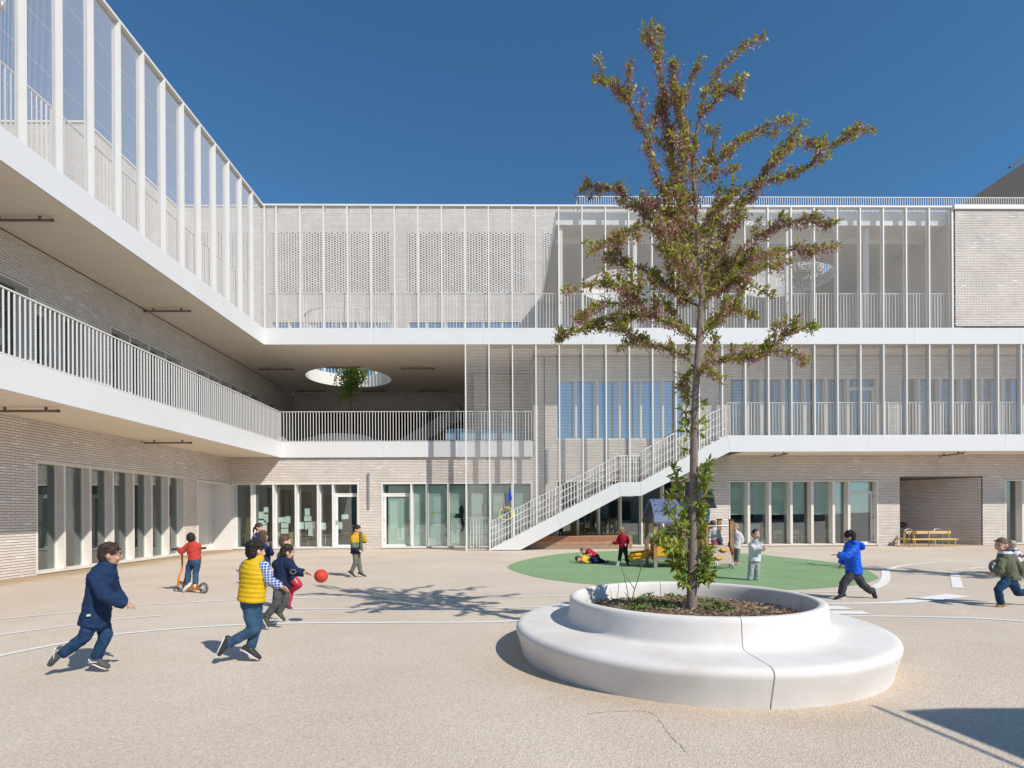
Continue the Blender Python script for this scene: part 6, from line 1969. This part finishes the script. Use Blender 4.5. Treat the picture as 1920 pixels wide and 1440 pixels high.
# 17 boy in the bright blue jacket
v = view(1550, 960, 8)
person('boy running in a bright blue hooded jacket and dark grey trousers right of the planter', 8.95,
       v(head=(345, 378), neck=(372, 450), chest=(375, 600), pelvis=(405, 850), shL=(405, 560, -.12), shR=(330, 560, .12), elL=(285, 660, -.14), elR=(260, 700, .2), haL=(165, 645, -.10), haR=(215, 780, .2),
         hiL=(370, 935, -.05), hiR=(455, 935, .05), knL=(250, 1075, -.05), anL=(222, 1230, -.05), toL=(95, 1278, -.05), knR=(535, 1085, .05), anR=(672, 1195, .05), toR=(700, 1310, .05)),
       (-.8, .55), 'tan', H_BLACK, cloth('bright_blue_nylon', (.012, .10, .58), .12, .5), cloth('dark_grey_trousers', (.055, .058, .066)), BLACKSHOE, 1.02, near=True, jacket_fat=.034, hem=.075, hood=(.035, 0, -.015), leg_fat=.016,
       extra=lambda P, j, f, s, up, base, add: [b_.build('sweater_collar', mat('orange_knit', (.55, .07, .02), .9), P) for b_ in [MB().tube([j['neck'] - s * .03, j['neck'] - f * .03 + up * .014, j['neck'] + s * .03], [.024] * 3, 8)]] and None)
# 18 boy in the green hoodie
v = view(1840, 1000, 9.6)
person('boy running at the right edge in a green hoodie, jeans and tan shoes', 8.15,
       v(head=(368, 212), neck=(405, 330), chest=(445, 540), pelvis=(520, 780), shL=(345, 520, -.11), shR=(600, 510, .10), elL=(330, 680, -.16), elR=(690, 640, .14), haL=(235, 715, -.12), haR=(690, 760, .16),
         hiL=(440, 860, -.05), hiR=(560, 860, .05), knL=(300, 1020, -.05), anL=(355, 1265, -.05), toL=(205, 1325, -.05), knR=(655, 1070, .05), anR=(850, 1060, .05), toR=(900, 1160, .05)),
       (-.97, -.12), 'light', ('light_brown_crop', (.15, .095, .06)), banded('green_white_navy_hoodie', [(0, (.12, .135, .085)), (.735, (.12, .135, .085)), (.765, (.60, .61, .62)), (.80, (.018, .03, .075))]), JEAND, mat('tan_shoe', (.36, .19, .08), .7, var=.15), 1.04, near=True, short_hair=True, jacket_fat=.022, hem=.03, hood=(.02, 0, -.02))
# 19 child on a tricycle behind him
DT = 12.3
v = view(1840, 1000, 9.6)
person('child in a white striped top on a tricycle behind the boy in green', DT,
       v(head=(545, 215), neck=(560, 285), chest=(575, 350), pelvis=(600, 470), shL=(530, 320, -.1), shR=(620, 320, .1), elL=(490, 400, -.15), elR=(670, 370, .05), haL=(420, 400, -.12), haR=(690, 385, -.1),
         hiL=(585, 490, -.07), hiR=(600, 490, .07), knL=(490, 500, -.1), knR=(500, 490, .1), anL=(480, 590, -.08), anR=(500, 600, .08), toL=(440, 610, -.08), toR=(455, 620, .08)),
       (-.9, -.3), 'light', ('fair_crop', (.40, .36, .30)), banded('white_stripe_top', [(0, (.60, .60, .62)), (.50, (.10, .12, .22)), (.53, (.60, .60, .62)), (.58, (.10, .12, .22)), (.61, (.60, .60, .62))]), cloth('dark_navy_trousers', (.018, .024, .045)), BLACKSHOE, 1.0, ground=False)
tr_ = thing('tricycle', 'dark steel tricycle with pale wheels ridden behind the boy in the green hoodie', 'tricycle', tuple(onZ(1895, 1088)))
sc_ = tr_
w1, w2, w3 = onY(1868, 1072, DT), onY(1922, 1076, DT - .2), onY(1922, 1076, DT + .25)
for q, r_ in ((w1, .16), (w2, .13), (w3, .13)):
    q[2] = r_; wheel(q, r_, (0, 1, 0), .05)
b = MB(); sk_ = (w2 + w3) / 2
b.tube([w1 + [0, 0, .1], w1 + [.08, 0, .38], w1 + [.12, 0, .52]], [.018] * 3, 8); b.tube([w1 + [.05, 0, .22], sk_ + [-.1, 0, .1], sk_], [.022] * 3, 8); b.tube([w2, w3], [.015] * 2, 8)
b.build('frame', mat('dark_red_steel', (.10, .03, .03), .5), tr_)
b = MB(); b.tube([w1 + [.14, -.2, .56], w1 + [.10, 0, .53], w1 + [.14, .2, .56]], [.014] * 3, 8); b.build('handlebar', M_DARK, tr_)
b = MB(); b.ball(sk_ + [-.16, 0, .26], (.14, .12, .04), 12); b.build('seat', M_DARK, tr_)

# ---- playhouse
PH = thing('playhouse', 'small climbing playhouse with blue grey roofs, yellow panels, slide and ramp on the green rubber', 'playhouse', tuple(onZ(1275, 1066)))
DP = 14.05
M_POST = mat('playhouse_timber', (.36, .20, .095), .7, var=.2, vscale=8); M_ROOF = mat('blue_grey_plastic', (.125, .16, .27), .45, var=.06); M_YP = mat('playhouse_yellow', (.72, .37, .015), .45, var=.05); M_MAR = mat('maroon_panel', (.17, .012, .025), .45); M_TANP = mat('tan_panel', (.42, .33, .27), .6, var=.06); M_REDP = mat('red_panel', (.50, .03, .02), .45); M_NAVYP = mat('navy_underside', (.02, .025, .045), .6); M_BOARD = mat('brown_board', (.36, .22, .11), .6, var=.1)
c8 = lambda x, y, dy=0: onY(1200 + x / 8, 900 + y / 8, DP + dy)
def box2(a, b_, depth, m, name, y0=0.0):
    mb = MB(); mb.box(min(a[0], b_[0]), max(a[0], b_[0]), DP + y0, DP + y0 + depth, min(a[2], b_[2]), max(a[2], b_[2])); return mb.build(name, m, PH)
def post(px, top, y0, steel=True):
    c = c8(px, 1000, y0); zt = c8(px, top, y0)[2]
    b = MB(); b.box(c[0] - .045, c[0] + .045, DP + y0 - .045, DP + y0 + .045, .16, zt); o = b.build('post', M_POST, PH)
    b = MB(); b.box(c[0] - .04, c[0] + .04, DP + y0 - .04, DP + y0 + .04, 0, .158); b.build('post_foot', M_GREY, o)
    return c, zt
for p, tp, y0 in ((230, 600, 0), (100, 540, 1.0), (650, 600, 0), (600, 560, 1.0), (850, 350, 1.0), (950, 300, .0)): post(p, tp, y0)
for p, tp, y0 in ((990, 625, 0), (1370, 605, 0), (1190, 600, .95)):
    c, zt = post(p, tp, y0)
    b = MB(); b.box(c[0] - .055, c[0] + .055, DP + y0 - .055, DP + y0 + .055, zt, zt + .03); b.build('post_cap', M_DARK, PH)
# lower roof: two slopes with folded ends
def roof(x0, x1, xr0, xr1, ze, zr, yf, yb, name='roof'):
    ym = (yf + yb) / 2
    t = .04
    b = MB()
    b.use(M_ROOF)
    prof = [(0, 0), (.16, .30), (.5, .66), (.82, .9), (1, 1)]
    for side in (0, 1):
        ye = yf if side == 0 else yb
        V, Fs = [], []
        for a, hgt in prof:
            yy = ye + (ym - ye) * a; z = ze + (zr - ze) * hgt
            V += [(x0 + (xr0 - x0) * a, yy, z), (x1 + (xr1 - x1) * a, yy, z), (x0 + (xr0 - x0) * a, yy, z - t), (x1 + (xr1 - x1) * a, yy, z - t)]
        n = len(prof)
        for i in range(n - 1):
            q, w_ = 4 * i, 4 * (i + 1)
            f4 = [(q, q + 1, w_ + 1, w_), (q + 3, q + 2, w_ + 2, w_ + 3), (q, w_, w_ + 2, q + 2), (q + 1, q + 3, w_ + 3, w_ + 1)]
            if side: f4 = [f[::-1] for f in f4]
            Fs += f4
        Fs.append((0, 2, 3, 1) if not side else (1, 3, 2, 0))
        b.add(V, Fs)
    o = b.build(name, M_ROOF, PH)
    for u in (.3, .62):
        r_ = MB(); yy = yf + (ym - yf) * u; z = ze + (zr - ze) * np.interp(u, [p[0] for p in prof], [p[1] for p in prof])
        r_.box(x0 + (xr0 - x0) * u + .1, x1 - .05, yy - .012, yy + .012, z - .01, z + .012); r_.build('roof_rib', M_ROOF, o)
    for q in range(3):
        for u in (.25,):
            r_ = MB(); yy = yf + (ym - yf) * (.3 + .28 * q); z = ze + (zr - ze) * np.interp(.3 + .28 * q, [p[0] for p in prof], [p[1] for p in prof])
            r_.ball((x0 + (xr0 - x0) * (.3 + .28 * q) + .08, yy - .01, z + .005), .02, 8); r_.build('bolt', M_DARK, o)
a0, a1, a2 = c8(225, 625, -.1), c8(700, 625, -.1), c8(145, 285, .45)
roof(a0[0] - .02, a1[0], a2[0] + .02, a1[0] - .1, a0[2], a2[2], DP - .12, DP + 1.12)
b = MB(); b.prism([(a0[0] + .02, DP - .05, a0[2] - .02), (a2[0] + .1, DP + .5, a2[2] - .09), (a0[0] + .02, DP + 1.05, a0[2] - .02)], (.03, 0, 0)); b.build('gable', M_NAVYP, PH)
u0, u1, u2 = c8(760, 430, .2), c8(1085, 400, .2), c8(930, 130, .5)
b = MB()
xr_, zr_ = u2[0], u2[2]
for sgn, e in ((-1, (u0[0], u0[2])), (1, (u1[0], u1[2]))):
    pr = [(e[0], e[1]), (e[0] - sgn * .05, e[1] + .12), (lerp(e[0], xr_, .45), lerp(e[1], zr_, .62)), (xr_, zr_)]
    for (xa_, za_), (xb_, zb_) in zip(pr, pr[1:]):
        b.prism([(xa_, DP - .1, za_), (xb_, DP - .1, zb_), (xb_, DP - .1, zb_ - .04), (xa_, DP - .1, za_ - .04)], (0, 1.25, 0))
b.build('tall_roof', M_ROOF, PH)
box2(c8(85, 850, 1.0), c8(205, 1120, 1.0), .03, M_BOARD, 'side_panel', .5)
box2(c8(262, 872), c8(630, 1140), .03, M_YP, 'front_panel', .03)
box2(c8(300, 905), c8(600, 925), .012, M_BOARD, 'panel_slot', .016)
box2(c8(150, 1152), c8(700, 1192), .98, mat('grey_platform', (.20, .195, .19), .6), 'platform', .02)
b = MB(); s0, s1, s2 = c8(215, 1100, .5), c8(60, 1135, .5), c8(-125, 1165, .5)
b.tube(smooth_path([s0, s1, s2 + [.05, 0, .02], s2], False, 5), [(.27, .085)] * 16, 14, (0, 1, 0)); b.build('slide', M_YP, PH)
for sg in (-1, 1):
    b = MB(); o_ = np.array([0, sg * .25, .07]); b.tube(smooth_path([s0 + o_, s1 + o_, s2 + [.05, 0, .02] + o_], False, 5), [.045] * 11, 8); b.build('slide_rim', M_YP, PH)
box2(c8(870, 730), c8(925, 1070), .03, M_REDP, 'red_panel', .06); box2(c8(640, 830), c8(690, 960), .03, M_REDP, 'red_panel', .10)
box2(c8(690, 990), c8(960, 1190), .95, mat('grey_platform', (.20, .195, .19), .6), 'tower_platform', .05)
box2(c8(930, 660), c8(975, 1100), .03, M_NAVYP, 'navy_panel', .3)
box2(c8(1205, 665), c8(1335, 940), .03, M_MAR, 'rear_panel', .9)
b = MB(); b.tube([c8(1010, 690), c8(1350, 688)], [.022] * 2, 8); b.build('grab_bar', M_GREY, PH)
r0, r1, r2, r3 = c8(1050, 990, .0), c8(1330, 990, .0), c8(1405, 1258, -.35), c8(1130, 1258, -.35)
b = MB(); b.prism([r0, r1, r2, r3], (0, .035, .02)); b.build('ramp', M_TANP, PH)
box2(c8(1010, 985), c8(1360, 1010), .95, mat('grey_platform', (.20, .195, .19), .6), 'ramp_platform', .04)
b = MB(); b.prism([c8(1010, 960, .0), c8(1050, 1000, -.01), c8(1100, 1150, -.2), c8(1025, 1130, -.2)], (0, .03, 0)); b.build('ramp_side', M_MAR, PH)
b = MB(); b.prism([c8(1330, 930, .02), c8(1365, 950, .02), c8(1410, 1120, -.18), c8(1385, 1130, -.18), c8(1325, 990, .02)], (0, .03, 0)); b.build('ramp_side', M_MAR, PH)
for x, y, dy in ((1270, 1045, -.12), (1190, 1165, -.26)):
    b = MB(); P_ = [c8(x - 55, y - 8, dy), c8(x - 25, y + 14, dy - .03), c8(x + 15, y + 12, dy - .03), c8(x + 55, y - 12, dy)]
    b.tube(smooth_path(P_, False, 4), [.028] * 13, 8); b.build('climbing_hold', M_YP, PH)
for x, dy in ((1155, -.33), (1390, -.33), (1345, .3)):
    b = MB(); c = c8(x, 1300, dy); b.tube([(c[0], DP + dy, 0), (c[0], DP + dy, c8(x, 1240, dy)[2])], [.022] * 2, 8, cap=False); b.build('steel_leg', M_GREY, PH)
bpy.data.scenes.remove(tmp_scene)

# ---- what stands behind the camera and is only mirrored in the glass
ob = thing('opposite_building', 'long brick school building facing the yard from behind the photographer', 'building', (0, -32, 0))
b = MB(); b.box(-40, 45, -40, -32, 0, 9.5); b.build('wall', mat('opposite_brick', (.50, .44, .39), .9, c2=(.38, .33, .29), vscale=1.5), ob)
for k in range(14):
    for zf in (.3, 4.6):
        b = MB(); b.box(-36 + k * 5.6, -33 + k * 5.6, -31.99, -31.9, zf, zf + 2.6); b.build('window', M_DARK, ob)
